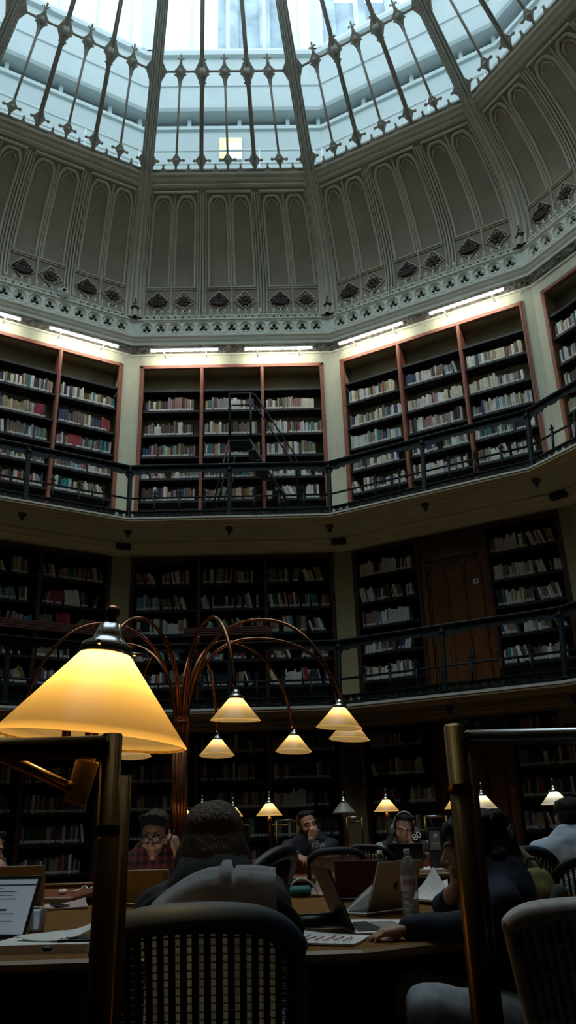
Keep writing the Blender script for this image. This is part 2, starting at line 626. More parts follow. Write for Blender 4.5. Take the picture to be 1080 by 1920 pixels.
for k, deg in ALL:
    b = MB()
    NZ = 14
    v = [dome(u, z, 0) for z in zs(11.02, 13.64, NZ) for u in (-1, -0.5, 0, 0.5, 1)]
    b.add(v, [(i * 5 + j, i * 5 + j + 1, (i + 1) * 5 + j + 1, (i + 1) * 5 + j) for i in range(NZ) for j in range(4)], 0, True)
    struct(b.build('ceiling_cove_%s' % sidename(k), M['dome'], rotz=rad(deg)))
    if not (k in SEEN or k in (3, -3)):
        continue
    b = MB()
    def bar(us, zz, r, h=0.0, n=6):
        b.tube([dome(u, z, h) for u, z in zip(us, zz)], r, n, caps=False)
    for pc in (-0.63, 0.0, 0.63):
        for sg in (-1, 1):
            z_ = zs(11.1, 13.56, 14)
            bar([pc + sg * 0.272] * 15, z_, 0.020, 0.015)       # frame of the pair
            bar([pc + sg * 0.300] * 15, z_, 0.024, 0.03)        # post beside it
            lc = pc + sg * 0.134                                 # one lancet
            hwid = 0.118
            z_ = zs(12.05, 13.36, 8)
            for s2 in (-1, 1):
                b.tube([dome(lc + s2 * (hwid - 0.012), z, 0.008) for z in z_], 0.040, 6, caps=False, squash=(0.9, 0.5))
            # cusped head
            pts = []
            for i in range(25):
                a = math.pi * i / 24
                rr = 1 + 0.16 * abs(math.sin(2 * a)) * (1 if 0.25 < i / 24 < 0.75 else 0.6)
                pts.append(dome(lc + (hwid - 0.012) * math.cos(a) * min(1.0, rr * 0.97), 13.36 + 0.155 * math.sin(a) * rr * 0.95, 0.008))
            b.tube(pts, 0.034, 6, caps=False)
            pts = [dome(lc + (hwid - 0.05) * math.cos(math.pi * i / 12), 13.34 + 0.115 * math.sin(math.pi * i / 12) * (1 + 0.12 * abs(math.sin(3 * math.pi * i / 12))), 0.004) for i in range(13)]
            b.tube(pts, 0.018, 5, caps=False)
            # lozenge and emblem
            zc, dz, du = 11.66, 0.27, 0.118
            lz = [(lc, zc + dz), (lc + du, zc), (lc, zc - dz), (lc - du, zc), (lc, zc + dz)]
            b.tube([dome(x, z, 0.01) for x, z in lz], 0.018, 5)
            e = dome(lc, zc, 0.0)
            if sg < 0:      # crown
                for i in range(9):
                    t = -1 + 2 * i / 8
                    q = dome(lc + t * 0.068, zc - 0.09 + 0.02 * t * t, 0.03)
                    b.ball(q, 0.042, 5, 1)
                for i in range(9):
                    t = -1 + 2 * i / 8
                    q = dome(lc + t * 0.082, zc - 0.02 + 0.02 * t * t, 0.03)
                    b.ball(q, 0.040, 5, 1)
                for t in (-1, -0.5, 0, 0.5, 1):
                    b.tube([dome(lc + t * 0.082, zc, 0.03), dome(lc + t * 0.068, zc + 0.07, 0.05), dome(lc + t * 0.01, zc + 0.10, 0.05)], 0.020, 5, 1)
                b.ball(dome(lc, zc + 0.14, 0.04), 0.034, 6, 1)
                b.box(dome(lc, zc + 0.185, 0.04), (0.06, 0.02, 0.02), 1)
                b.box(dome(lc, zc + 0.185, 0.04), (0.02, 0.02, 0.07), 1)
            else:           # rose
                b.ball(dome(lc, zc, 0.03), 0.05, 6, 1)
                for i in range(6):
                    a = math.pi * i / 3
                    b.ball(dome(lc + 0.042 * math.cos(a), zc + 0.088 * math.sin(a), 0.02), 0.052, 6, 1, sc_=(1, 0.7, 1))
                for i in range(12):
                    a = math.pi * i / 6
                    b.ball(dome(lc + 0.075 * math.cos(a), zc + 0.155 * math.sin(a), 0.01), 0.026, 4, 0)
            bar([lc - hwid - 0.01, lc + hwid + 0.01], [12.02, 12.02], 0.026, 0.01)
            bar([lc - hwid - 0.01, lc + hwid + 0.01], [11.975, 11.975], 0.014, 0.01)
        bar([pc] * 15, zs(11.1, 13.54, 14), 0.022, 0.015)
        bar([pc - 0.27, pc + 0.27], [13.565, 13.565], 0.03, 0.01)
    struct(b.build('trim_cove_panelling_%s' % sidename(k), [M['rib'], M['emblem']], rotz=rad(deg)))

# clustered ribs at the corners: up the cove, then along the skylight
def win_r(z):
    return 6.58 - 0.9 * (z - 13.9)


for k in range(-5, 7):
    b = MB()
    a = rad(105 + 30 * k)
    n, t = Vector((math.cos(a), math.sin(a), 0)), Vector((-math.sin(a), math.cos(a), 0))
    for off, r, pr in ((-0.19, 0.035, 0.05), (-0.105, 0.05, 0.09), (0, 0.06, 0.13), (0.105, 0.05, 0.09), (0.19, 0.035, 0.05), (-0.15, 0.018, 0.06), (0.15, 0.018, 0.06), (-0.05, 0.02, 0.12), (0.05, 0.02, 0.12)):
        path = []
        for z in zs(11.1, 13.75, 12):
            f = 1 - 0.42 * max(0, (z - 11.1) / 2.65)
            path.append(n * (prof(z) - pr) + t * off * f + Vector((0, 0, z)))
        b.tube(path, [r * (1 - 0.35 * i / 12) for i in range(13)], 7, caps=False)
        f = 0.56
        b.tube([n * (win_r(z) - pr * 0.8 - 0.02) + t * off * f * (1 - 0.25 * (z - 13.6) / 4.2) + Vector((0, 0, z - pr * 0.8)) for z in zs(13.66, 17.8, 4)], r * 0.62, 7, 1, caps=False)
    struct(b.build('trim_rib', [M['rib'], M['lead']]))

# sill moulding under the skylight
ring([(6.84, 13.60), (6.70, 13.615), (6.66, 13.64), (6.69, 13.69), (6.62, 13.71), (6.58, 13.745), (6.63, 13.79), (6.56, 13.81), (6.535, 13.85), (6.58, 13.89), (6.56, 13.92), (6.75, 13.95)], 'trim_skylight_sill', M['rib'])

# ---------------------------------------------------------------- skylight, one window per side
q9 = math.sqrt(1 + (0.9 * C15) ** 2)


def win(u, z, h=0.0):
    r = win_r(z)
    return Vector((u * r * S15, r * C15 - h / q9, z - h * 0.9 * C15 / q9))


ZT = 15.30
for k, deg in ALL:
    fr = MB()
    ztop = 17.8
    for u in (-0.955, 0.955):
        fr.tube([win(u, z) for z in (13.88, ztop)], 0.035, 6)
    fr.tube([win(-0.96, 13.92), win(0.96, 13.92)], 0.035, 6)
    fr.tube([win(-0.96, ztop), win(0.96, ztop)], 0.05, 6)
    w = struct(fr.build('window_%d' % (k + 6), M['lead'], rotz=rad(deg)))
    g = MB()
    g.add([win(-1, 13.9, -0.03), win(1, 13.9, -0.03), win(1, ztop, -0.03), win(-1, ztop, -0.03)], [(0, 1, 2, 3)])
    g.build('pane', M['pane'], w)
    for u in (-0.33, 0.33):
        mb = MB()
        for dx in (-0.022, 0.022):
            mb.tube([win(u, z, 0.0) + Vector((dx, 0, 0)) for z in (13.9, ztop)], 0.024, 6)
        mb.tube([win(u, z, 0.045) for z in (13.9, ztop)], 0.016, 6)
        mb.build('mullion', M['lead'], w)
    if k not in SEEN:
        continue
    t = MB()
    def barw(pts, r, n=5):
        t.tube([win(u, z, 0.01) for u, z in pts], r, n)
    def cusp(u0, z0, ax, az, n=7, pw=2.2, th=0.03):
        # concave four-pointed plate, as wide as ax and as tall as az
        o = []
        for q in range(4):
            for i in range(n):
                a = math.pi / 2 * (q + i / n)
                o.append((u0 + ax * math.copysign(abs(math.cos(a)) ** pw, math.cos(a)) / (win_r(z0) * S15), z0 + az * math.copysign(abs(math.sin(a)) ** pw, math.sin(a))))
        t.extrude(o, lambda x, y, d: win(x, y, d), -0.005, th)
    for u in (-0.95, -0.33, 0.33, 0.95):
        cusp(u, ZT, 0.16, 0.24)
        cusp(u, 14.06, 0.13, 0.14)
    for c in (-0.642, 0.0, 0.642):
        hw = 0.31
        cusp(c, ZT, 0.13, 0.13)
        cusp(c, 14.07, 0.11, 0.12)
        for sg in (-1, 1):
            cusp(c + sg * 0.155, 13.90, 0.075, 0.10)
        barw([(c, 13.9), (c, ZT)], 0.026, 6)
        for sg in (-1, 1):
            sp = hw
            # shouldered heads under the transom
            pts = [(c + sg * (sp - 0.01), ZT - 0.20)] + [(c + sg * (sp - 0.01 - 0.075 * (1 - math.cos(a))), ZT - 0.20 + 0.16 * math.sin(a)) for a in [math.pi / 2 * i / 5 for i in range(6)]]
            barw(pts, 0.018)
            pts = [(c + sg * 0.01, ZT - 0.20)] + [(c + sg * (0.01 + 0.075 * (1 - math.cos(a))), ZT - 0.20 + 0.16 * math.sin(a)) for a in [math.pi / 2 * i / 5 for i in range(6)]]
            barw(pts, 0.018)
            pts = [(c + sg * 0.01, ZT + 0.13)] + [(c + sg * (0.01 + 0.07 * (1 - math.cos(a))), ZT + 0.13 - 0.11 * math.sin(a)) for a in [math.pi / 2 * i / 5 for i in range(6)]]
            barw(pts, 0.016)
            pts = [(c + sg * (sp - 0.01), ZT + 0.13)] + [(c + sg * (sp - 0.01 - 0.06 * (1 - math.cos(a))), ZT + 0.13 - 0.11 * math.sin(a)) for a in [math.pi / 2 * i / 5 for i in range(6)]]
            barw(pts, 0.016)
            for uu in (0.10, 0.2):
                t.ball(win(c + sg * uu, ZT, 0.01), 0.030, 5)
            # bottom half crosses on the mullions and full cross on the bar
            barw([(c + sg * sp, 14.07), (c + sg * (sp - 0.075), 14.06)], 0.022)
            t.ball(win(c + sg * (sp - 0.085), 14.06, 0.01), 0.034, 5)
            barw([(c + sg * sp, 13.98), (c + sg * (sp - 0.02), 14.05)], 0.028)
            barw([(c + sg * sp, 14.16), (c + sg * (sp - 0.02), 14.08)], 0.028)
            barw([(c, 14.07), (c + sg * 0.085, 14.07)], 0.022)
            t.ball(win(c + sg * 0.09, 14.07, 0.01), 0.036, 5)
            # little buds on the sill
            barw([(c + sg * 0.155, 13.91), (c + sg * 0.155, 14.0)], 0.022)
            t.ball(win(c + sg * 0.155, 14.0, 0.01), 0.032, 5, sc_=(0.8, 0.8, 1.2))
            barw([(c + sg * 0.155 - 0.04, 13.91), (c + sg * 0.155, 13.96), (c + sg * 0.155 + 0.04, 13.91)], 0.018)
            # thickened node with spurs on the mullion
            t.ball(win(c + sg * (sp - 0.0), ZT, 0.01), 0.075, 6, sc_=(0.8, 1, 1.5))
            for dz in (-0.16, -0.1, 0.1, 0.16):
                t.ball(win(c + sg * (sp - 0.03), ZT + dz, 0.01), 0.024, 4)
        barw([(c - hw, ZT), (c + hw, ZT)], 0.024, 6)
        t.ball(win(c, ZT, 0.01), 0.06, 6, sc_=(0.9, 1, 1.2))
        barw([(c, ZT), (c, ZT + 0.2)], 0.022)
        t.ball(win(c, ZT + 0.22, 0.01), 0.026, 5, sc_=(0.8, 0.8, 1.6))
        for sg in (-1, 1):
            barw([(c, ZT + 0.14), (c + sg * 0.04, ZT + 0.185), (c + sg * 0.055, ZT + 0.16)], 0.014)
        t.ball(win(c, 14.07, 0.01), 0.05, 6)
        barw([(c, 14.07), (c, 14.16)], 0.032)
        barw([(c, 14.07), (c, 13.98)], 0.03)
    t.build('tracery', M['tracery'], w)
# ring and glass at the crown
ring([(3.05, 17.75), (3.15, 17.95), (2.9, 17.95), (3.05, 17.75)], 'trim_crown_ring', M['lead'])
b = MB()
b.add([(3.0 * math.cos(rad(15 + 30 * k)), 3.0 * math.sin(rad(15 + 30 * k)), 17.9) for k in range(12)], [list(range(12))])
struct(b.build('window_crown', M['pane']))

# ---------------------------------------------------------------- white lantern room outside the skylight
ring([(6.7, 13.86), (8.32, 13.86)], 'floor_lantern_walkway', M['outer'])
ring([(8.30, 13.86), (8.30, 16.83), (8.24, 16.85), (8.24, 16.95), (8.62, 16.96), (8.62, 17.36), (8.18, 17.37), (8.14, 17.45), (8.14, 17.56), (8.30, 17.6),
      (8.30, 18.3), (8.27, 18.32), (8.27, 18.38), (8.30, 18.4), (8.30, 19.28), (8.2, 19.32), (8.2, 19.42), (8.26, 19.45), (8.26, 19.54), (8.45, 19.56)], 'wall_lantern', M['outer'])
RL = 8.36
for k, deg in ALL:
    f = MB()
    a = RL * C15
    hw = RL * S15
    for u in (-hw + 0.06, hw - 0.06):
        f.span((u - 0.11, a - 0.08, 19.5), (u + 0.11, a + 0.08, 23.6))
    for u in (-1.03, -0.11, 0.83, 1.70):
        f.span((u - 0.045, a - 0.05, 19.5), (u + 0.045, a + 0.05, 23.6))
    f.span((-hw, a - 0.08, 19.5), (hw, a + 0.08, 19.62))
    f.span((-hw, a - 0.08, 23.5), (hw, a + 0.08, 23.75))
    w = struct(f.build('window_lantern_%d' % (k + 6), M['white'], rotz=rad(deg)))
    g = MB()
    g.add([(-hw, a, 19.56), (hw, a, 19.56), (hw, a, 23.6), (-hw, a, 23.6)], [(0, 1, 2, 3)])
    g.build('pane', M['pane'], w)
    v = MB()
    for u0, u1 in ((-2.05, -1.1), (-1.0, 0.12), (0.22, 1.3), (1.4, 2.05)):
        v.span((u0, 8.55 * C15, 17.0), (u1, 8.6 * C15, 17.32), 0)
        for i in range(5):
            v.box(((u0 + u1) / 2, 8.54 * C15, 17.04 + 0.06 * i), (u1 - u0, 0.03, 0.012), 0)
        v.box((u1 + 0.05, 8.5 * C15, 17.16), (0.09, 0.2, 0.4), 1)
    struct(v.build('trim_lantern_vent_%s' % sidename(k), [M['outer_dark'], M['outer']], rotz=rad(deg)))
# pipe rails round the lantern walkway, one thing per side in view
for k, deg in ALL:
    if k not in SEEN:
        continue
    r0 = 7.72
    t = thing('lantern_railing', {0: 'white pipe railing behind the middle skylight window, below the yellow light', 1: 'white pipe railing behind the left-hand skylight window', 2: 'white pipe railing behind the skylight window cut by the left picture edge',
              -1: 'white pipe railing behind the skylight window right of the middle one', -2: 'white pipe railing behind the skylight window in the upper right corner'}[k], 'railing',
              (0, 0, 13.86), rad(deg), 'pipe railings outside the skylight')
    for z in (15.63, 15.24):
        MB().tube([(-r0 * S15, r0 * C15, z - 13.86), (r0 * S15, r0 * C15, z - 13.86)], 0.028, 8).build('rail', M['white'], t)
    for u in (-1.9, 0.65, 1.9):
        MB().tube([(u, r0 * C15, 0), (u, r0 * C15, 1.78)], 0.022, 8).build('post', M['white'], t)

# lit yellow panel on the lantern wall
a = 8.30 * C15
t = thing('wall_light', 'square yellow and white lit panel seen through the middle skylight window', 'light', (-0.04, a, 15.9))
MB().span((-0.27, -0.05, 0), (0.27, 0, 0.68)).build('housing', M['white'], t)
MB().span((-0.255, -0.06, 0.02), (-0.06, -0.048, 0.66)).span((-0.06, -0.06, 0.5), (0.255, -0.048, 0.66)).build('yellow_panel', M['yellow'], t)
MB().span((-0.06, -0.06, 0.02), (0.255, -0.048, 0.5)).build('white_panel', M['whiteglow'], t)

# pale buildings beyond the lantern
b = MB()
b.span((-0.9, 15.0, 13), (1.8, 20, 33))
b.span((-0.5, 14.8, 13), (-0.1, 15, 33))
b.span((0.7, 14.8, 13), (1.1, 15, 33))
b.add([(-0.9, 15, 33), (1.8, 15, 33), (1.8, 20, 33), (-0.9, 20, 33), (0.45, 17.5, 38)], [(0, 1, 4), (1, 2, 4), (2, 3, 4), (3, 0, 4)])
tag(b.build('neighbouring_tower', M['far_stone']), 'pale stone tower outside, behind the middle skylight window', 'building')
b = MB()
b.span((2.9, 13.5, 13), (9.0, 18, 29))
for i in range(5):
    b.span((2.8, 13.6 + i * 0.8, 13), (2.9, 14.0 + i * 0.8, 29.5))
    b.span((3.0 + 1.1 * i, 13.3, 13), (3.4 + 1.1 * i, 13.5, 29.5))
tag(b.build('neighbouring_block', M['far_stone']), 'pale ribbed building outside, behind the skylight window right of centre', 'building')

# ---------------------------------------------------------------- doors
def gallery_door(name, k, u0, u1, z0, z1, mw, panels=3):
    d = MB()
    w = u1 - u0
    d.span((u0, AW + 0.06, z0), (u1, AW + 0.12, z1))
    d.span((u0, AW + 0.01, z0), (u0 + 0.09, AW + 0.06, z1))
    d.span((u1 - 0.09, AW + 0.01, z0), (u1, AW + 0.06, z1))
    d.span((u0, AW + 0.01, z1 - 0.06), (u1, AW + 0.06, z1))
    d.span((u0, AW + 0.01, z0), (u1, AW + 0.06, z0 + 0.12))
    o = struct(d.build(name, mw, rotz=rad(FAC[k])))
    pw = (w - 0.22) / panels
    for i in range(panels):
        uc = u0 + 0.11 + pw * (i + 0.5)
        p = MB()
        zt = z1 - 0.12 - pw * 0.5
        p.tube([(uc - pw * 0.46, AW + 0.045, z0 + 0.1), (uc - pw * 0.46, AW + 0.045, zt)] + [(uc - pw * 0.46 * math.cos(a), AW + 0.045, zt + pw * 0.5 * math.sin(a)) for a in [math.pi * j / 12 for j in range(1, 12)]] +
               [(uc + pw * 0.46, AW + 0.045, zt), (uc + pw * 0.46, AW + 0.045, z0 + 0.1)], 0.02, 6)
        p.span((uc - pw * 0.4, AW + 0.052, z0 + 0.14), (uc + pw * 0.4, AW + 0.06, zt))
        for sg in (-1, 1):
            p.tube([(uc + sg * pw * 0.5, AW + 0.04, z1 - 0.06), (uc + sg * pw * 0.3, AW + 0.04, z1 - 0.11)], 0.012, 5)
        p.build('door_panel', mw, o)
    return o


d1 = gallery_door('door_1', 'right', -0.58, 0.58, 2.96, 5.50, M['doorwood'])
h = MB()
h.box((0.5, AW - 0.01, 4.15), (0.04, 0.02, 0.2))
h.tube([(0.5, AW - 0.02, 4.15), (0.5, AW - 0.07, 4.15), (0.4, AW - 0.07, 4.15)], 0.012, 8)
h.build('door_handle', M['brass'], d1)
d2 = gallery_door('door_2', 'right', -0.58, 0.58, 0.0, 2.50, M['doorwood'])
h = MB()
h.box((0.12, AW - 0.005, 1.35), (0.14, 0.012, 0.22))
h.build('push_plate', M['brass'], d2)
b = MB()
b.span((-0.6, AW + 0.02, 5.50), (0.6, AW + 0.12, 5.9))
struct(b.build('trim_over_door', M['darkwood'], rotz=rad(-30)))
b = MB()
b.span((-0.6, AW + 0.02, 2.50), (0.6, AW + 0.12, 2.8))
struct(b.build('trim_over_lower_door', M['darkwood'], rotz=rad(-30)))
# ---------------------------------------------------------------- bookcases
SHELVES = {'upper': [9.48, 9.01, 8.46, 7.99, 7.52, 7.05, 6.62], 'middle': [5.38, 4.90, 4.45, 3.97, 3.50], 'ground': [2.37, 1.92, 1.48, 1.03, 0.58]}
BASE = {'upper': (6.23, 10.05), 'middle': (2.955, 5.90), 'ground': (0.0, 2.80)}
WHERE = {'far': 'far middle', 'left': 'left', 'left_end': 'far left', 'right': 'right', 'right_end': 'far right'}
DEPTH = 0.34


def bookcase(side, tier, bays, label):
    z0, z1 = BASE[tier]
    k = FAC[side]
    n = Vector((-math.sin(rad(k)), math.cos(rad(k)), 0))
    t = thing('bookcase', label, 'bookcase', n * AW + Vector((0, 0, z0)), rad(k), 'bookcases round the galleries')
    H = z1 - z0
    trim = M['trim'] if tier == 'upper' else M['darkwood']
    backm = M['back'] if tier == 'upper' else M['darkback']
    f = MB()
    for sg in (-1, 1):
        f.span((sg * 1.825, -0.02, 0), (sg * 1.875, 0.10, H))
        f.span((sg * 1.795, -0.035, 0), (sg * 1.83, 0.02, H))
    f.span((-1.875, -0.02, H - 0.05), (1.875, 0.10, H))
    f.span((-1.83, -0.035, H - 0.08), (1.83, 0.02, H - 0.045))
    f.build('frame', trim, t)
    for u in (-0.615, 0.615):
        d = MB()
        d.span((u - 0.032, -0.02, 0), (u + 0.032, DEPTH, H - 0.05))
        d.span((u - 0.018, -0.04, 0), (u + 0.018, -0.01, H - 0.05))
        d.build('divider', trim, t)
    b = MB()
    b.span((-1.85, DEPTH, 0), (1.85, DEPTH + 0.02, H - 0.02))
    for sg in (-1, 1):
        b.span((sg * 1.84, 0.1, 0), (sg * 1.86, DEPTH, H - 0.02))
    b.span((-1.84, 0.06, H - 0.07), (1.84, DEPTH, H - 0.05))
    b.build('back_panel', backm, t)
    for bay in bays:
        uc = (-1.22, 0, 1.22)[bay]
        for z in SHELVES[tier]:
            s = MB()
            s.span((uc - 0.60, 0.015, z - z0 - 0.035), (uc + 0.60, DEPTH, z - z0))
            s.span((uc - 0.60, 0.0, z - z0 - 0.05), (uc + 0.60, 0.018, z - z0 - 0.006))
            s.build('shelf', M['shelf'], t)
    return t


CASES = [
    ('far', 'upper', (0, 1, 2), 'red-framed upper gallery bookcase on the far wall, behind the black step ladder'),
    ('left', 'upper', (0, 1, 2), 'red-framed upper gallery bookcase left of the one behind the ladder'),
    ('right', 'upper', (0, 1, 2), 'red-framed upper gallery bookcase right of the one behind the ladder, full of pale books'),
    ('right_end', 'upper', (0,), 'upper gallery bookcase cut off by the right picture edge'),
    ('far', 'middle', (0, 1, 2), 'dark middle gallery bookcase on the far wall, straight below the step ladder'),
    ('left', 'middle', (0, 1, 2), 'dark middle gallery bookcase on the left above the long slatted ledge'),
    ('right', 'middle', (0, 2), 'dark middle gallery bookcase with an arched wooden door in its middle bay'),
    ('right_end', 'middle', (0,), 'dark middle gallery bookcase at the right picture edge'),
    ('far', 'ground', (0, 1, 2), 'dark ground floor bookcase behind the copper arching lamp'),
    ('left', 'ground', (0, 1, 2), 'dark ground floor bookcase on the left, behind the big lamp shade'),
    ('right', 'ground', (0, 2), 'dark ground floor bookcase on the right with a wooden door in its middle'),
]
for cs in CASES:
    bookcase(*cs)

# ---------------------------------------------------------------- books
PAL = [('pale grey', (0.64, 0.64, 0.60)), ('cream', (0.74, 0.67, 0.50)), ('white', (0.82, 0.82, 0.77)), ('tan', (0.42, 0.31, 0.19)), ('dark brown', (0.075, 0.045, 0.03)),
       ('black', (0.018, 0.018, 0.022)), ('navy blue', (0.03, 0.05, 0.12)), ('teal', (0.03, 0.22, 0.24)), ('dark green', (0.03, 0.09, 0.06)), ('red', (0.32, 0.03, 0.04)),
       ('dull pink', (0.36, 0.19, 0.18)), ('light blue', (0.18, 0.33, 0.42)), ('olive', (0.24, 0.21, 0.09)), ('mid grey', (0.28, 0.28, 0.27)), ('mustard', (0.42, 0.30, 0.08)), ('grey brown', (0.17, 0.13, 0.10))]
BOOKM = [mat('cover_' + n.replace(' ', '_'), c, 0.6, noise=0.18, scale=9) for n, c in PAL]
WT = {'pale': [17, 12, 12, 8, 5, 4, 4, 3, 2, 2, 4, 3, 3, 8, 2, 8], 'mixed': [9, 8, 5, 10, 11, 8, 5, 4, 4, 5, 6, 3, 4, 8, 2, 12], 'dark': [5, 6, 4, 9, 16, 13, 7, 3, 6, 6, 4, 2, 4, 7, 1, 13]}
brng = random.Random(21)
BOOKS = []
ORD = ['first', 'second', 'third', 'fourth', 'fifth', 'sixth', 'seventh', 'eighth', 'ninth', 'tenth', 'eleventh', 'twelfth', 'thirteenth', 'fourteenth', 'fifteenth', 'sixteenth', 'seventeenth', 'eighteenth', 'nineteenth', 'twentieth',
       'twenty-first', 'twenty-second', 'twenty-third', 'twenty-fourth', 'twenty-fifth', 'twenty-sixth', 'twenty-seventh', 'twenty-eighth', 'twenty-ninth', 'thirtieth', 'thirty-first', 'thirty-second', 'thirty-third', 'thirty-fourth', 'thirty-fifth', 'thirty-sixth', 'thirty-seventh', 'thirty-eighth', 'thirty-ninth', 'fortieth']
BAYN = ['left', 'middle', 'right']


def fill(side, tier, bay, row, z, style, frac, lean=0.0, red=None):
    uc = (-1.22, 0, 1.22)[bay]
    u, end = uc - 0.555 + brng.random() * 0.03, uc - 0.57 + 1.14 * frac
    i = 0
    run, theta, hbase, cbase = 0, 0.0, 0.25, None
    while u < end and i < 40:
        if run <= 0:
            run = brng.randint(3, 7)
            old = theta
            theta = 0.0
            if brng.random() < lean:
                theta = (1 if brng.random() < 0.85 else -1) * brng.uniform(0.08, 0.42)
            hbase = brng.uniform(0.21, 0.285)
            cbase = brng.choices(range(16), WT[style])[0] if brng.random() < 0.3 else None
            if i and abs(theta - old) > 0.02:
                u += 0.26 * max(0, max(math.sin(old), 0) * 0.0 + abs(math.sin(theta - old)))
        run -= 1
        w = brng.choice([0.026, 0.03, 0.034, 0.038, 0.042, 0.05, 0.06]) * brng.uniform(0.9, 1.15)
        h = hbase + brng.uniform(-0.03, 0.035)
        ci = cbase if cbase is not None and brng.random() < 0.8 else brng.choices(range(16), WT[style])[0]
        if red and red[0] <= i < red[1]:
            ci, w, h, theta = 9, 0.05, 0.25, 0.0
        step = w / math.cos(theta)
        if u + step + max(0, h * math.sin(-theta)) > uc + 0.575:
            break
        BOOKS.append(dict(side=side, tier=tier, bay=bay, row=row, i=i, u=u, w=w, h=h, d=brng.uniform(0.15, 0.21), y=brng.uniform(0.03, 0.05), z=z, th=theta, c=ci, lab=brng.random() < 0.9))
        u += step + 0.0008
        i += 1


for side, bays, style in (('far', (0, 1, 2), 'mixed'), ('left', (1, 2), 'mixed'), ('right', (0, 1, 2), 'pale'), ('right_end', (0,), 'pale')):
    for bay in bays:
        for row, z in enumerate(SHELVES['upper'][1:6]):
            st = style
            if side == 'far' and bay == 2:
                st = 'pale'
            fr = brng.uniform(0.85, 1.0)
            red = (5, 10) if (side == 'left' and bay == 2 and row == 2) else None
            fill(side, 'upper', bay, row, z, st, fr, 0.05 if row < 3 else 0.2, red)
for side, bays in (('far', (0, 1, 2)), ('left', (1, 2)), ('right', (0, 2)), ('right_end', (0,))):
    for bay in bays:
        for row, z in enumerate(SHELVES['middle']):
            fill(side, 'middle', bay, row, z, 'pale' if side == 'right' else 'mixed', brng.uniform(0.75, 1.0), 0.30 if side == 'right' else 0.55, (2, 7) if (side == 'left' and bay == 2 and row == 1) else None)
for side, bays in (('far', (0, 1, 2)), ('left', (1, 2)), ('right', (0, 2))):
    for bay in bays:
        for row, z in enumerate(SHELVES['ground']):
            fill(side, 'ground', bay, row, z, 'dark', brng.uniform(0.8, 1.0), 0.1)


def book_point(bk, x, y, z):
    """x along the spine width, z up, leaning with the book -> side-local point"""
    th = bk['th']
    if th >= 0:      # leaning towards the left: pivots on its left bottom edge ... top goes left
        px, pz = -math.sin(th) * z + math.cos(th) * x, math.cos(th) * z + math.sin(th) * x
    else:
        px, pz = -math.sin(th) * z - math.cos(th) * (bk['w'] - x) + bk['w'] / math.cos(th), math.cos(th) * z + math.sin(-th) * (bk['w'] - x)
    return Vector((px, y, pz))


def side_to_world(side, p):
    return Matrix.Rotation(rad(FAC[side]), 3, 'Z') @ Vector(p)


for bk in BOOKS:
    if bk['th'] > 0:
        bk['u0'] = bk['u']
    p = side_to_world(bk['side'], (bk['u'], AW + bk['y'], bk['z']))
    x, y, w = to_image(p)
    x2, y2, _ = to_image(side_to_world(bk['side'], (bk['u'] + bk['w'], AW + bk['y'], bk['z'])))
    x3, y3, _ = to_image(side_to_world(bk['side'], (bk['u'], AW + bk['y'], bk['z'] + bk['h'])))
    area = math.hypot(x2 - x, y2 - y) * math.hypot(x3 - x, y3 - y)
    inside = 12 < x < 1066 and 0 < y < 1900
    if bk['tier'] == 'ground' or (bk['side'] == 'far' and bk['tier'] == 'middle'):
        area *= 0.55        # mostly behind the lamps and the people
    if bk['side'] == 'left' and bk['tier'] == 'middle' and bk['row'] > 1:
        area *= 0.1         # behind the slatted ledge
    bk['area'] = area if inside else 0
order = sorted(range(len(BOOKS)), key=lambda i: -BOOKS[i]['area'])
SINGLE = set(order[:300])


def lean_shift(bk):
    return bk['h'] * math.sin(bk['th']) if bk['th'] > 0 else 0.0


def mass_book(b, bk):
    m = Matrix.Rotation(rad(FAC[bk['side']]), 3, 'Z')
    o = Vector((bk['u'], AW + bk['y'], bk['z']))
    w, h, d = bk['w'], bk['h'], bk['d']
    def P(x, y, z):
        return m @ (o + book_point(bk, x, y, z))
    c = bk['c']
    v = [P(0, 0.006, 0), P(w * 0.25, 0, 0), P(w * 0.75, 0, 0), P(w, 0.006, 0), P(w, d, 0), P(0, d, 0)]
    v += [P(0, 0.006, h), P(w * 0.25, 0, h), P(w * 0.75, 0, h), P(w, 0.006, h), P(w, d, h), P(0, d, h)]
    b.add(v, [(0, 1, 7, 6), (1, 2, 8, 7), (2, 3, 9, 8), (3, 4, 10, 9), (5, 0, 6, 11), (6, 7, 8, 9, 10, 11), (0, 5, 4, 3, 2, 1)], c)
    if bk['lab']:
        a0, a1 = 0.018, 0.055
        b.add([P(w * 0.08, -0.0015, a0), P(w * 0.92, -0.0015, a0), P(w * 0.92, -0.0015, a1), P(w * 0.08, -0.0015, a1), P(w * 0.08, 0.004, a0), P(w * 0.92, 0.004, a0), P(w * 0.92, 0.004, a1), P(w * 0.08, 0.004, a1)],
              [(0, 1, 2, 3), (0, 4, 5, 1), (2, 6, 7, 3), (1, 5, 6, 2), (3, 7, 4, 0)], 16)


b = MB()
for i, bk in enumerate(BOOKS):
    if i not in SINGLE:
        mass_book(b, bk)
o = b.build('shelved_books', BOOKM + [M['label']], fix=False)
tag(o, 'all the smaller books of the farther shelves, spines outward with white labels', 'books', kind='stuff')

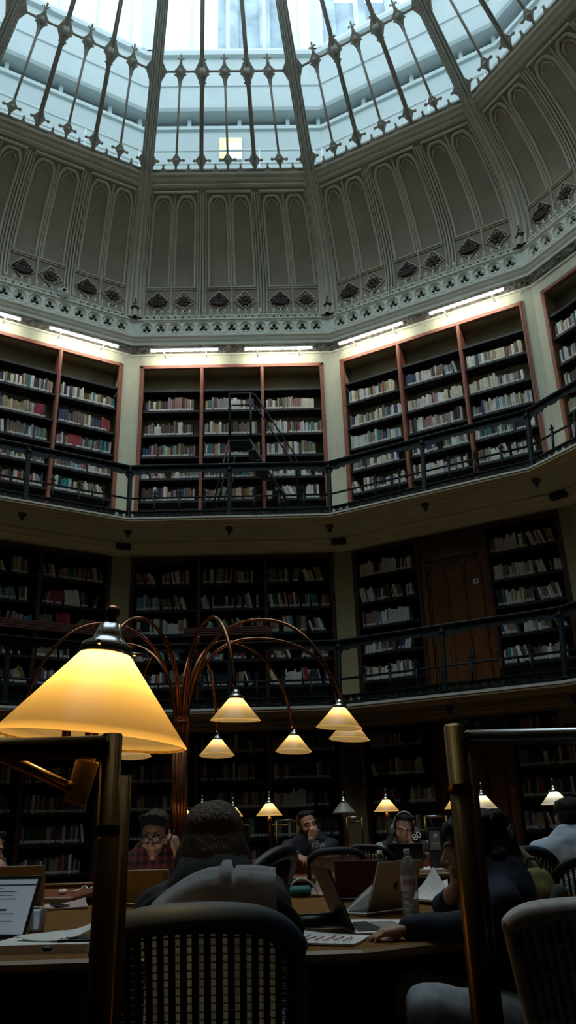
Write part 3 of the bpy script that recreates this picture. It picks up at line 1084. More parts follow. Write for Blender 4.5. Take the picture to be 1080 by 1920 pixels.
TIERN = {'upper': 'upper gallery', 'middle': 'middle gallery', 'ground': 'ground floor'}
SIDEN = {'far': 'far', 'left': 'left', 'right': 'right', 'right_end': 'outermost right', 'left_end': 'outermost left'}
for i in sorted(SINGLE):
    bk = BOOKS[i]
    b = MB()
    w, h, d = bk['w'], bk['h'], bk['d']
    P = lambda x, y, z: book_point(bk, x, y, z)
    # boards and rounded spine
    xs = [0, 0.10, 0.3, 0.5, 0.7, 0.9, 1.0]
    ys = [0.010, 0.004, 0.001, 0, 0.001, 0.004, 0.010]
    sec = [(x * w, y) for x, y in zip(xs, ys)]
    n = len(sec)
    b.add([P(x, y, 0) for x, y in sec] + [P(x, y, h) for x, y in sec], [(j, j + 1, n + j + 1, n + j) for j in range(n - 1)] + [tuple(range(n))[::-1], tuple(range(n, 2 * n))], 0)
    for xa in (0, w - 0.003):
        b.add([P(xx, yy, zz) for xx in (xa, xa + 0.003) for yy in (0.010, d) for zz in (0, h)], [(0, 1, 3, 2), (4, 6, 7, 5), (0, 4, 5, 1), (2, 3, 7, 6), (0, 2, 6, 4), (1, 5, 7, 3)], 0)
    b.add([P(xx, yy, zz) for xx in (0.003, w - 0.003) for yy in (0.0105, d - 0.006) for zz in (0.005, h - 0.005)], [(0, 1, 3, 2), (4, 6, 7, 5), (0, 4, 5, 1), (2, 3, 7, 6), (0, 2, 6, 4), (1, 5, 7, 3)], 1)
    if bk['lab']:
        a0, a1 = 0.018, 0.055
        b.add([P(x * w, y - 0.0012, a0) for x, y in zip(xs[1:-1], ys[1:-1])] + [P(x * w, y - 0.0012, a1) for x, y in zip(xs[1:-1], ys[1:-1])], [(j, j + 1, 5 + j + 1, 5 + j) for j in range(4)], 2)
    if bk['c'] in (4, 5, 6, 8, 9, 15) and h > 0.22:     # title bands on the dark bindings
        for q in (0.62, 0.84):
            b.add([P(x * w, y - 0.001, h * q) for x, y in zip(xs[1:-1], ys[1:-1])] + [P(x * w, y - 0.001, h * q + 0.006) for x, y in zip(xs[1:-1], ys[1:-1])], [(j, j + 1, 5 + j + 1, 5 + j) for j in range(4)], 3)
    o = b.build('book', [BOOKM[bk['c']], M['paper'], M['label'], M['brass']], loc=side_to_world(bk['side'], (bk['u'], AW + bk['y'], bk['z'])), rotz=rad(FAC[bk['side']]), fix=False)
    tag(o, '%s book, %s from left, %s book row, %s bay, %s %s bookcase' % (PAL[bk['c']][0], ORD[bk['i']], ORD[bk['row']], BAYN[bk['bay']], SIDEN[bk['side']], TIERN[bk['tier']]), 'book', 'library books on the %s' % TIERN[bk['tier']])

# ---------------------------------------------------------------- iron gallery railings
def plus_r(a):
    a = (a + math.pi / 4) % (math.pi / 2) - math.pi / 4
    s = 0.011
    return min(0.042 / math.cos(a), s / max(1e-6, abs(math.sin(a)))) if abs(a) < math.pi / 4 else s


def railing(side, z0, r_top, label, skip=()):
    k = FAC[side]
    ap = 6.80 * C15
    dy = (r_top - 6.80) * C15
    hwr = 6.80 * S15
    n = Vector((-math.sin(rad(k)), math.cos(rad(k)), 0))
    t = thing('gallery_railing', label, 'railing', n * ap + Vector((0, 0, z0)), rad(k), 'iron gallery railings')
    H = 1.08
    top = hwr * r_top / 6.8
    Y = lambda z: dy * z / H + 0.03
    b = MB()
    sec = [(-0.045, H - 0.035), (-0.05, H - 0.01), (-0.03, H + 0.012), (0.03, H + 0.012), (0.05, H - 0.01), (0.045, H - 0.035)]
    v = [(s * (top + yy * S15 / C15), Y(H) + yy, zz) for s in (-1, 1) for yy, zz in sec]
    b.add(v, [(i, (i + 1) % 6, 6 + (i + 1) % 6, 6 + i) for i in range(6)])
    b.tube([(-top, Y(H) - 0.048, H - 0.006), (top, Y(H) - 0.048, H - 0.006)], 0.008, 6, 1)
    b.build('handrail', [M['iron'], M['iron_edge']], t)
    # hanging cusped tracery under the handrail
    b = MB()
    N = 150
    up, lo = [], []
    L = top * 2
    for i in range(N + 1):
        u = -top + L * i / N
        q = abs(u) % (top)               # two spans, post at the middle
        e = min(q, top - q)
        drop = 0.085 + 0.028 * abs(math.sin(u * 30)) + 0.03 * max(0, math.cos(u * 15)) ** 6
        if e < 0.32:
            drop = 0.10 + 0.05 * abs(math.cos(e * 19)) ** 0.5 + 0.10 * max(0, 1 - e / 0.10)
        up.append((u, H - 0.03))
        lo.append((u, H - 0.03 - drop))
    v = [(u, Y(z), z) for u, z in up] + [(u, Y(z), z) for u, z in lo] + [(u, Y(z) + 0.02, z) for u, z in up] + [(u, Y(z) + 0.02, z) for u, z in lo]
    m = N + 1
    f = [(i, i + 1, m + i + 1, m + i) for i in range(N)] + [(2 * m + i, 3 * m + i, 3 * m + i + 1, 2 * m + i + 1) for i in range(N)] + [(m + i, m + i + 1, 3 * m + i + 1, 3 * m + i) for i in range(N)]
    b.add(v, f)
    for i in range(-7, 8):
        u = i * top / 7.5
        b.ball((u, Y(H) - 0.01, H - 0.07), 0.022, 5)
    b.build('tracery', M['iron'], t)
    # posts at the left corner and the middle
    for u in (-hwr, 0.0):
        b = MB()
        uu = u * r_top / 6.8
        b.tube([(u, Y(0) - 0.0, 0), (u, Y(0), 0.1), (uu, Y(H), H - 0.03)], [0.06, 0.046, 0.04], 8, smooth=False)
        b.tube([(u, Y(0) - 0.0, 0.02), (u, Y(0), 0.05)], 0.075, 8)
        b.ball((uu, Y(H) - 0.03, H - 0.12), 0.05, 6)
        b.build('post', M['iron'], t)
    zr = 0.42
    b = MB()
    b.tube([(-hwr * (1 + (r_top / 6.8 - 1) * zr), Y(zr), zr), (hwr * (1 + (r_top / 6.8 - 1) * zr), Y(zr), zr)], 0.019, 8)
    b.build('mid_rail', M['iron'], t)
    for j, fr in enumerate((-0.75, -0.5, -0.25, 0.25, 0.5, 0.75)):
        if j in skip:
            continue
        u = fr * hwr
        b = MB()
        b.tube([(u, Y(0), 0.1), (u, Y(zr), zr + 0.05)], 0.021, 6)
        b.ball((u, Y(zr), zr + 0.03), 0.03, 5)
        b.ball((u, Y(zr), zr + 0.12), 0.022, 6, sc_=(0.9, 0.6, 2.2))
        for s in (-1, 1):
            b.tube([(u, Y(zr), zr + 0.05), (u + s * 0.035, Y(zr), zr + 0.10), (u + s * 0.05, Y(zr), zr + 0.075)], [0.010, 0.013, 0.008], 5)
        b.build('baluster', M['iron'], t)
    # pierced plate at the foot
    b = MB()
    cells = 26
    cw = 2 * hwr / cells
    NP = 32
    hz = 0.062
    ang = [2 * math.pi * i / NP + math.pi / NP for i in range(NP)]
    for q in (math.atan2(hz, cw / 2), math.pi - math.atan2(hz, cw / 2), math.pi + math.atan2(hz, cw / 2), 2 * math.pi - math.atan2(hz, cw / 2)):
        ang[min(range(NP), key=lambda i: abs(ang[i] - q))] = q
    for c in range(cells):
        uc = -hwr + cw * (c + 0.5)
        v = []
        for d in (0, 0.012):
            v += [(uc + rect_r(a, cw / 2, hz) * math.cos(a), 0.02 + d, 0.075 + rect_r(a, cw / 2, hz) * math.sin(a)) for a in ang]
            v += [(uc + plus_r(a) * math.cos(a), 0.02 + d, 0.075 + plus_r(a) * math.sin(a)) for a in ang]
        f = [(i, (i + 1) % NP, NP + (i + 1) % NP, NP + i) for i in range(NP)]
        f += [(NP + i, NP + (i + 1) % NP, 3 * NP + (i + 1) % NP, 3 * NP + i) for i in range(NP)]
        f += [(2 * NP + i, 3 * NP + i, 3 * NP + (i + 1) % NP, 2 * NP + (i + 1) % NP) for i in range(NP)]
        b.add(v, f)
    b.span((-hwr, 0.0, 0.135), (hwr, 0.05, 0.155))
    b.span((-hwr, 0.0, 0.0), (hwr, 0.05, 0.014))
    for i in range(9):
        b.ball((-hwr + (i + 0.5) * 2 * hwr / 9, 0.0, 0.03), 0.04, 5, sc_=(1.6, 0.6, 0.5))
    b.build('base_plate', M['iron'], t)
    return t


for side, lab in (('far', 'dark iron upper gallery railing in front of the step ladder'), ('left', 'dark iron upper gallery railing left of the ladder side'), ('right', 'dark iron upper gallery railing in front of the pale books on the right'),
                  ('right_end', 'dark iron upper gallery railing climbing to the right picture edge')):
    railing(side, 6.235, 6.90, lab, skip=(0,) if side == 'right' else ())
for side, lab in (('far', 'dark iron middle gallery railing behind the arching copper lamp'), ('left', 'dark iron middle gallery railing under the long slatted ledge on the left'),
                  ('right', 'dark iron middle gallery railing in front of the arched wooden door'), ('right_end', 'dark iron middle gallery railing at the right picture edge')):
    railing(side, 2.96, 6.94, lab)


# slatted reading ledges hooked on the middle gallery railing
def ledge(side, u0, u1, label):
    k = FAC[side]
    n = Vector((-math.sin(rad(k)), math.cos(rad(k)), 0))
    t = thing('reading_ledge', label, 'ledge', n * (6.80 * C15) + Vector((0, 0, 4.06)), rad(k), 'slatted ledges on the railing')
    for i in range(4):
        b = MB()
        b.bevel_box(((u0 + u1) / 2, 0.02 - 0.07 * i * 0.5, 0.20 - 0.045 * i), (u1 - u0, 0.05, 0.028 if i else 0.04), 0.006)
        b.build('slat', M['darkwood'], t)
    nb = max(2, int((u1 - u0) / 0.7))
    for i in range(nb):
        u = u0 + (u1 - u0) * (i + 0.5) / nb
        b = MB()
        b.tube([(u, 0.12, 0.02), (u, 0.06, 0.06), (u, -0.06, 0.05)], 0.015, 6)
        b.build('bracket', M['iron'], t)


ledge('left', -1.7, 1.62, 'long dark slatted wooden ledge along the middle gallery railing on the left')
u1 = (on_level(355, 1180, 4.25)).x
ledge('far', -0.75, 0.72, 'short dark slatted wooden ledge on the far railing, just behind the lamp arms')
ledge('far', -1.78, -1.45, 'small end piece of slatted ledge by the far railing post, above the big lamp finial')

# ---------------------------------------------------------------- step ladder on the upper gallery
yl = 7.25
t = thing('step_ladder', 'black wheeled library step ladder with handrails on the upper gallery', 'ladder', (0.25, yl, 6.23))
def upg(x, y, yy):
    """local point of the ladder, on the plane y = yy, seen at x, y of the photograph"""
    v = image_dir((x - 540) / FPX, (960 - y) / FPX, 1.0)
    p = CAM + v * ((yy - CAM.y) / v.y)
    return p - Vector((0.25, yl, 6.23))
def lad(name, pts, r=0.017):
    b = MB()
    b.tube(pts, r, 8)
    return b.build(name, M['iron'], t)
yf, yb = yl - 0.25, yl + 0.2
zp = upg(450, 824, yf).z
# platform and treads
xl, xr = upg(430, 824, yf).x, upg(470, 824, yf).x
MB().span((xl, yf - yl, zp - 0.03), (xr, yb - yl, zp)).build('platform', M['iron'], t)
xe = upg(560, 955, yf).x
for side_y in (yf - yl, yb - yl):
    lad('stringer', [(xr - 0.02, side_y, zp), (xe, side_y, 0.05)], 0.022)
    lad('rear_leg', [(xl, side_y, zp), (xl - 0.38, side_y, 0.04)], 0.018)
    lad('rear_leg', [(xl + 0.12, side_y, zp - 0.3), (xl - 0.2, side_y, 0.04)], 0.012)
n = 8
for i in range(1, n):
    f = i / n
    x = xr - 0.02 + (xe - xr) * f
    z = zp + (0.05 - zp) * f
    MB().bevel_box((x - 0.05, 0, z), (0.16, yb - yf, 0.03), 0.006).build('tread', M['black'], t)
ztop = upg(432, 738, yf).z
for side_y in (yf - yl, yb - yl):
    x2, z2 = upg(553, 853, yf).x, upg(553, 853, yf).z
    lad('handrail', [(xl, side_y, zp), (xl, side_y, ztop - 0.02), (xl + 0.04, side_y, ztop), (xr + 0.02, side_y, ztop), (xr + 0.10, side_y, ztop - 0.05), (x2, side_y, z2), (x2 + 0.02, side_y, z2 - 0.08), (x2 + 0.06, side_y, 0.25)], 0.015)
    lad('guard_post', [(xr, side_y, zp), (xr, side_y, ztop)], 0.014)
lad('cross_bar', [(xl, yf - yl, ztop), (xl, yb - yl, ztop)], 0.014)
lad('cross_bar', [(xl - 0.3, yf - yl, 0.4), (xl - 0.3, yb - yl, 0.4)], 0.014)
for x in (xl - 0.38, xe):
    for side_y in (yf - yl, yb - yl):
        MB().tube([(x, side_y - 0.012, 0.04), (x, side_y + 0.012, 0.04)], 0.04, 12).build('wheel', M['black'], t)

# ---------------------------------------------------------------- strip lights over the upper bookcases
def strip(side, u0, u1, label):
    k = FAC[side]
    n = Vector((-math.sin(rad(k)), math.cos(rad(k)), 0))
    t = thing('strip_light', label, 'light', n * AW + Vector((0, 0, 10.26)), rad(k), 'fluorescent strip lights over the upper bookcases')
    MB().bevel_box(((u0 + u1) / 2, -0.32, -0.027), (u1 - u0 + 0.06, 0.075, 0.022), 0.006).bevel_box((u0 + 0.25, -0.15, -0.025), (0.03, 0.30, 0.016), 0.003).bevel_box((u1 - 0.25, -0.15, -0.025), (0.03, 0.30, 0.016), 0.003).build('housing', M['white'], t)
    MB().tube([(u0, -0.32, -0.059), (u1, -0.32, -0.059)], 0.015, 10).build('tube', M['tube'], t)
    for u in (u0 - 0.015, u1 + 0.015):
        MB().box((u, -0.32, -0.052), (0.03, 0.05, 0.05)).build('end_cap', M['white'], t)


strip('far', -1.62, -0.27, 'left glowing strip light above the bookcase behind the ladder')
strip('far', 0.28, 1.64, 'right glowing strip light above the bookcase behind the ladder')
strip('left', 0.28, 1.64, 'long glowing strip light nearest the corner above the left upper bookcase')
strip('left', -1.62, -0.27, 'glowing strip light touching the left picture edge above the left upper bookcase')
strip('right', -1.72, -0.36, 'lower left glowing strip light above the right upper bookcase')
strip('right', 0.2, 1.62, 'longer upper glowing strip light above the right upper bookcase')
rng = random.Random(5)
for k, us in ((0, (0.0, -1.85, 1.85)), (1, (0.0, 1.85)), (-1, (0.0, -1.85, 1.85))):
    b = MB()
    for u in us:
        b.tube([(u, AW - 0.06, 10.17), (u + 0.04, AW - 0.02, 10.24)], 0.012, 6)
    struct(b.build('trim_trunking_bracket', M['stone'], rotz=rad(30 * k)))

# ---------------------------------------------------------------- little dark fittings under the galleries
def pendant(p, label, grp, s=1.0):
    b = MB()
    b.lathe([(0.001, -0.14 * s), (0.02 * s, -0.13 * s), (0.03 * s, -0.09 * s), (0.055 * s, -0.05 * s), (0.075 * s, -0.015 * s), (0.075 * s, 0.0), (0.001, 0.0)], 10)
    tag(b.build('ceiling_pendant', M['emblem'], loc=p), label, 'ornament', grp)


for (x, y), lab in zip([(42, 962), (240, 995), (430, 989), (618, 985), (797, 945), (1005, 899)],
                       ['leftmost dark carved pendant under the upper gallery', 'dark carved pendant under the upper gallery, at the corner above the big lamp finial', 'dark carved pendant under the upper gallery, straight below the step ladder',
                        'dark carved pendant under the upper gallery, at the corner right of the ladder', 'dark carved pendant under the upper gallery, above the arched wooden door', 'rightmost dark carved pendant under the upper gallery']):
    pendant(on_level(x, y, 6.085), lab, 'carved pendants under the upper gallery')
for (x, y), lab in zip([(842, 1322), (1075, 1302)], ['dark carved pendant under the middle gallery, above the right brass post', 'dark carved pendant under the middle gallery at the right picture edge']):
    pendant(on_level(x, y, 2.82), lab, 'carved pendants under the middle gallery')
for x, y, kk, lab in ((235, 1019, 0, 'black box fitting in the left corner under the upper gallery'), (626, 1012, -1, 'black box fitting in the corner under the upper gallery, below the ladder side'), (1026, 925, -2, 'black box fitting under the upper gallery at the right')):
    a = rad(105 + 30 * kk)
    r = 7.60
    t = thing('wall_speaker', lab, 'speaker', (r * math.cos(a), r * math.sin(a), 5.98), a - math.pi / 2, 'black boxes under the upper gallery')
    MB().bevel_box((0, 0.0, 0.03), (0.27, 0.12, 0.10), 0.015).build('case', M['black'], t)
    MB().box((0, -0.062, 0.03), (0.23, 0.006, 0.07)).build('front_grille', M['carpet'], t)
a = rad(75)
b = thing('wall_vent', 'dark slatted vent on the pale corner pier behind the white lamp shades', 'vent', (7.66 * math.cos(a), 7.66 * math.sin(a), 1.80), a - math.pi / 2)
b.location = Vector((7.72 * math.cos(a), 7.72 * math.sin(a), 1.75))
MB().span((-0.11, 0, 0), (0.11, 0.2, 0.66)).build('housing', M['darkwood'], b)
for i in range(7):
    MB().box((-0.09 + 0.03 * i, -0.008, 0.33), (0.012, 0.016, 0.62)).build('slat', M['black'], b)

# security camera on the cresting
p = on_level(73, 533, 11.17)
t = thing('security_camera', 'small white dome camera sitting on the leafy cresting at left', 'camera', side_to_world('left', (side_to_world('left', (0, 0, 0)).x + 0.52, 7.74 * C15, 11.11)))
MB().tube([(0, 0, 0), (0, 0, 0.05)], 0.05, 12).build('base', M['white'], t)
MB().ball((0, 0, 0.10), 0.085, 10).build('dome', M['white'], t)
MB().ball((0.02, -0.06, 0.10), 0.04, 8).build('lens', M['black'], t)

# green exit sign above the lower door and door notice
n = side_to_world('right', (0, 1, 0))
t = thing('exit_sign', 'dark green exit sign with running man and arrow above the lower door', 'sign', side_to_world('right', (0.02, AW - 0.01, 2.54)), rad(-30))
MB().bevel_box((0, 0, 0.08), (0.42, 0.03, 0.17), 0.006).build('board', mat('exit_sign_green', (0.01, 0.05, 0.03), 0.4, noise=0), t)
b = MB()
b.ball((-0.085, -0.018, 0.128), 0.013, 6, sc_=(1, 0.3, 1))
for pts in ([(-0.09, 0.112), (-0.105, 0.075)], [(-0.105, 0.075), (-0.075, 0.055), (-0.085, 0.02)], [(-0.105, 0.075), (-0.13, 0.05), (-0.16, 0.045)], [(-0.09, 0.108), (-0.062, 0.09), (-0.045, 0.10)], [(-0.09, 0.108), (-0.125, 0.105), (-0.14, 0.08)]):
    b.tube([(x, -0.018, z) for x, z in pts], 0.008, 5)
b.tube([(-0.035, -0.018, 0.03), (-0.035, -0.018, 0.14), (-0.17, -0.018, 0.14)], 0.004, 4)
b.build('running_man', M['label'], t)
b = MB()
b.tube([(0.10, -0.018, 0.135), (0.10, -0.018, 0.06)], 0.01, 5)
b.extrude([(0.06, 0.075), (0.10, 0.03), (0.14, 0.075)], lambda x, y, d: (x, -0.016 - d, y), 0, 0.004)
b.build('arrow', M['label'], t)
t = thing('door_notice', 'tiny white notice on the right panel of the arched gallery door', 'sign', side_to_world('right', (0.36, AW + 0.045, 4.95)), rad(-30))
MB().box((0, 0, 0), (0.09, 0.008, 0.085)).build('plate', M['label'], t)
MB().box((0, -0.005, 0), (0.04, 0.004, 0.04)).build('symbol', M['black'], t)
MB().box((0.1, 0, 0.03), (0.03, 0.008, 0.03)).box((0.14, 0, 0.0), (0.02, 0.008, 0.02)).build('small_mark', M['label'], t)
t = thing('wall_plaque', 'pale rounded plate over the ground floor shelves at far right', 'sign', side_to_world('right', (1.55, AW - 0.03, 2.50)), rad(-30))
b = MB()
b.extrude([(-0.17, 0), (0.17, 0), (0.17, 0.16), (0.13, 0.22), (0.05, 0.25), (-0.05, 0.25), (-0.13, 0.22), (-0.17, 0.16)], lambda x, y, d: (x, d, y), 0, 0.02)
b.build('plate', M['cream_shaded'], t)
# ---------------------------------------------------------------- materials of the reading room floor
M.update(
    tablewood=mat('honey_table_wood', (0.17, 0.068, 0.0095), 0.5, noise=0.25, scale=5, stretch=(8, 1, 1), spec=0.15),
    redwood=mat('red_brown_desk_wood', (0.20, 0.06, 0.03), 0.4, noise=0.25, scale=6, stretch=(1, 6, 6)),
    edge=mat('pale_table_edge', (0.22, 0.12, 0.04), 0.4, noise=0.15),
    chair_rim=mat('blue_grey_chair_rim', (0.022, 0.036, 0.056), 0.65, noise=0.1),
    chair_mesh=mat('dark_woven_back', (0.035, 0.032, 0.030), 0.7, noise=0.2, scale=30),
    chair_light=mat('light_grey_chair_fabric', (0.62, 0.58, 0.52), 0.85, noise=0.15, scale=60),
    dark_brass=mat('dark_brass_tube', (0.13, 0.07, 0.022), 0.3, metal=1.0, noise=0.25, scale=6),
    screen_lit=emit_mat('lit_laptop_screen', (0.95, 0.93, 0.88), 1.3),
    chair_grey=mat('grey_woven_back', (0.38, 0.36, 0.33), 0.8, noise=0.2, scale=40),
    silver=mat('silver_laptop', (0.50, 0.47, 0.43), 0.35, metal=0.6, noise=0.05),
    rose=mat('warm_silver_laptop', (0.42, 0.35, 0.29), 0.35, metal=0.6, noise=0.05),
    beige=mat('beige_laptop', (0.66, 0.57, 0.41), 0.5, noise=0.05),
    screen_off=mat('dim_screen', (0.05, 0.058, 0.055), 0.12, noise=0.1, spec=0.6),
    screen_doc=emit_mat('lit_document_screen', (0.80, 0.90, 1.0), 0.055),
    screen_bar=mat('screen_toolbar', (0.02, 0.025, 0.03), 0.3, noise=0),
    screen_dark=mat('dark_laptop_back', (0.012, 0.012, 0.014), 0.35, noise=0.1),
    keys=mat('laptop_keys', (0.018, 0.018, 0.02), 0.5, noise=0.1),
    skin=mat('skin', (0.46, 0.255, 0.17), 0.5, noise=0.10, scale=14),
    lips=mat('lips', (0.36, 0.13, 0.11), 0.45, noise=0.05),
    eyewhite=mat('eye_white', (0.55, 0.52, 0.48), 0.3, noise=0),
    iris=mat('eye_iris', (0.02, 0.013, 0.01), 0.2, noise=0),
    hair_black=mat('black_hair', (0.012, 0.010, 0.009), 0.5, noise=0.5, scale=30, bump=0.8, stretch=(6, 6, 0.8)),
    hair_brown=mat('brown_hair', (0.085, 0.045, 0.022), 0.5, noise=0.5, scale=26, bump=0.9, stretch=(6, 6, 0.6)),
    stubble=mat('stubble', (0.24, 0.135, 0.095), 0.6, noise=0.15, scale=40),
    jacket=mat('navy_jacket', (0.014, 0.018, 0.034), 0.8, noise=0.25, scale=10, bump=0.3),
    sweater=mat('charcoal_sweater', (0.035, 0.035, 0.038), 0.9, noise=0.2, scale=40, bump=0.3),
    jeans=mat('pale_jeans', (0.30, 0.31, 0.32), 0.85, noise=0.2, scale=30),
    shirt_white=mat('white_blue_shirt', (0.60, 0.66, 0.76), 0.8, noise=0.08, scale=18),
    greycoat=mat('grey_coat', (0.26, 0.265, 0.265), 0.9, noise=0.12, scale=25, bump=0.3),
    beigecoat=mat('beige_coat', (0.20, 0.155, 0.10), 0.9, noise=0.15, scale=20, bump=0.3),
    olive=mat('olive_yellow_bag', (0.19, 0.16, 0.05), 0.8, noise=0.2, scale=15),
    darkgreen=mat('dark_green_cloth', (0.05, 0.06, 0.04), 0.85, noise=0.2),
    jersey=mat('black_jersey', (0.016, 0.016, 0.018), 0.7, noise=0.2),
    jersey_grey=mat('grey_sleeve', (0.32, 0.33, 0.34), 0.8, noise=0.15),
    teal=mat('teal_fabric', (0.05, 0.24, 0.21), 0.7, noise=0.15),
    pinkish=mat('pinkish_tissue', (0.46, 0.33, 0.30), 0.9, noise=0.1),
    redink=mat('red_pen_marks', (0.35, 0.08, 0.08), 0.8, noise=0),
    leather=mat('dark_red_brown_cover', (0.10, 0.032, 0.02), 0.45, noise=0.2),
    bottle=bottle_mat('clear_bottle_plastic'),
    bottle_label=mat('pink_bottle_label', (0.58, 0.42, 0.42), 0.6, noise=0.12, scale=20),
    greenglass=mat('green_bottle_glass', (0.03, 0.07, 0.03), 0.12, noise=0.1, spec=0.7),
    thermos=mat('steel_flask', (0.5, 0.48, 0.44), 0.3, metal=0.8, noise=0.05),
)
M['bulb'].cycles.emission_sampling = 'NONE'


def plaid_mat(name):
    m = bpy.data.materials.new(name)
    m.use_nodes = True
    nt = m.node_tree
    b = nt.nodes['Principled BSDF']
    b.inputs['Roughness'].default_value = 0.9
    tc = nt.nodes.new('ShaderNodeTexCoord')
    cols = []
    for ax in ('X', 'Z'):
        w = nt.nodes.new('ShaderNodeTexWave')
        w.bands_direction = ax
        w.inputs['Scale'].default_value = 7
        w.inputs['Distortion'].default_value = 1.2
        w.inputs['Detail'].default_value = 1
        nt.links.new(tc.outputs['Object'], w.inputs['Vector'])
        cols.append(w)
    mul = nt.nodes.new('ShaderNodeMath')
    mul.operation = 'ADD'
    nt.links.new(cols[0].outputs['Fac'], mul.inputs[0])
    nt.links.new(cols[1].outputs['Fac'], mul.inputs[1])
    r = nt.nodes.new('ShaderNodeValToRGB')
    r.color_ramp.interpolation = 'EASE'
    r.color_ramp.elements[0].position = 0.25
    r.color_ramp.elements[0].color = (0.015, 0.012, 0.018, 1)
    r.color_ramp.elements[1].position = 0.75
    r.color_ramp.elements[1].color = (0.16, 0.025, 0.03, 1)
    half = nt.nodes.new('ShaderNodeMath')
    half.operation = 'MULTIPLY'
    half.inputs[1].default_value = 0.5
    nt.links.new(mul.outputs[0], half.inputs[0])
    nt.links.new(half.outputs[0], r.inputs['Fac'])
    nt.links.new(r.outputs['Color'], b.inputs['Base Color'])
    return m


M['plaid'] = plaid_mat('dark_red_plaid_cloth')

TZ = 0.74


# ---------------------------------------------------------------- lamps
def shade_profile(rt, rb, h):
    t = 0.004
    return [(rt + (rb - rt) * i / 12, h * (1 - i / 12)) for i in range(13)] + [(rb - t, -0.003), (rb - 2 * t, 0.001)]


def cone_shade(name, rt, rb, h, parent, loc, m, power, col=(1.0, 0.78, 0.42), tilt=None, lit=True):
    """opal cone, brass fitter and a bulb with its own light"""
    rot = tilt if tilt is not None else Matrix.Identity(3)
    b = MB()
    b.lathe(shade_profile(rt, rb, h), 40, rot=rot)
    s = b.build(name, m, parent, loc)
    f = MB()
    f.lathe([(0.001, h + 0.055), (rt * 0.45, h + 0.052), (rt * 0.62, h + 0.03), (rt * 0.7, h + 0.022), (rt * 1.12, h + 0.012), (rt * 1.18, h - 0.004), (rt * 1.0, h - 0.008)], 20, rot=rot)
    for j in range(3):
        a = j * 2.094 + 0.5
        f.tube([rot @ Vector((rt * 1.1 * math.cos(a), rt * 1.1 * math.sin(a), h + 0.004)), rot @ Vector((rt * 1.55 * math.cos(a), rt * 1.55 * math.sin(a), h + 0.006))], rt * 0.09, 6)
    f.build('fitter', M['chrome'], s)
    bb = MB()
    zb = h * 0.74
    bb.ball(rot @ Vector((0, 0, zb)), 0.016, 8, sc_=(1, 1, 1.4))
    bb.build('bulb', M['bulb'] if lit else M['label'], s)
    if lit:
        l = bpy.data.lights.new('lamp_light', 'POINT')
        l.energy = power
        l.color = col
        l.shadow_soft_size = 0.028
        lo = bpy.data.objects.new('lamp_light', l)
        C.objects.link(lo)
        lo.parent = s
        lo.location = rot @ Vector((0, 0, zb))
    return s


# the copper lamp with arching arms in the middle of the room
t = thing('arching_lamp', 'tall copper lamp whose nine arching arms carry cone shaped opal shades', 'lamp', (0, 0, 0))
b = MB()
b.lathe([(0.001, 0.10), (0.10, 0.10), (0.14, 0.07), (0.26, 0.04), (0.30, 0.0), (0.001, 0.0)], 24)
b.build('base', M['copper'], t)
b = MB()
for j in range(12):
    a = 2 * math.pi * j / 12
    b.tube([(0.045 * math.cos(a), 0.045 * math.sin(a), 0.08), (0.045 * math.cos(a), 0.045 * math.sin(a), 1.98)], 0.0145, 8)
b.lathe([(0.04, 0.08), (0.04, 1.98)], 12)
b.build('post', M['copper'], t)
b = MB()
for z in (1.90, 0.3):
    b.lathe([(0.056, z - 0.012), (0.066, z - 0.008), (0.066, z + 0.008), (0.056, z + 0.012)], 24)
b.build('collar', M['copper'], t)
for j, (deg_, R_) in enumerate([(-66, 1.17), (-24, 1.30), (11, 1.35), (52, 1.45), (82, 1.33), (115, 1.35), (160, 1.25), (205, 1.2), (250, 1.2)]):
    a = rad(deg_)
    e, up = Vector((math.cos(a), math.sin(a), 0)), Vector((0, 0, 1))
    apex = 2.60 + (0.04 if j % 2 else -0.02)
    path = [e * 0.05 + up * 1.7] + bez(e * 0.05 + up * 1.95, e * 0.07 + up * 2.25, e * 0.22 + up * apex, e * 0.62 + up * apex, 14) + bez(e * 0.62 + up * apex, e * (R_ - 0.25) + up * apex, e * (R_ - 0.05) + up * 2.28, e * R_ + up * 1.96, 14)[1:]
    b = MB()
    b.tube(path, 0.013, 8)
    b.tube([p + Vector((-e.y, e.x, 0)) * 0.02 for p in path[:12]], 0.008, 6)
    b.build('arm', M['copper'], t)
    tl = Matrix.Rotation(rad(4), 3, Vector((-e.y, e.x, 0)))
    cone_shade('shade', 0.042, 0.165, 0.145, t, e * (R_ + 0.005) + up * 1.765, M['opal_pale'], ARM_BULB, tilt=tl)

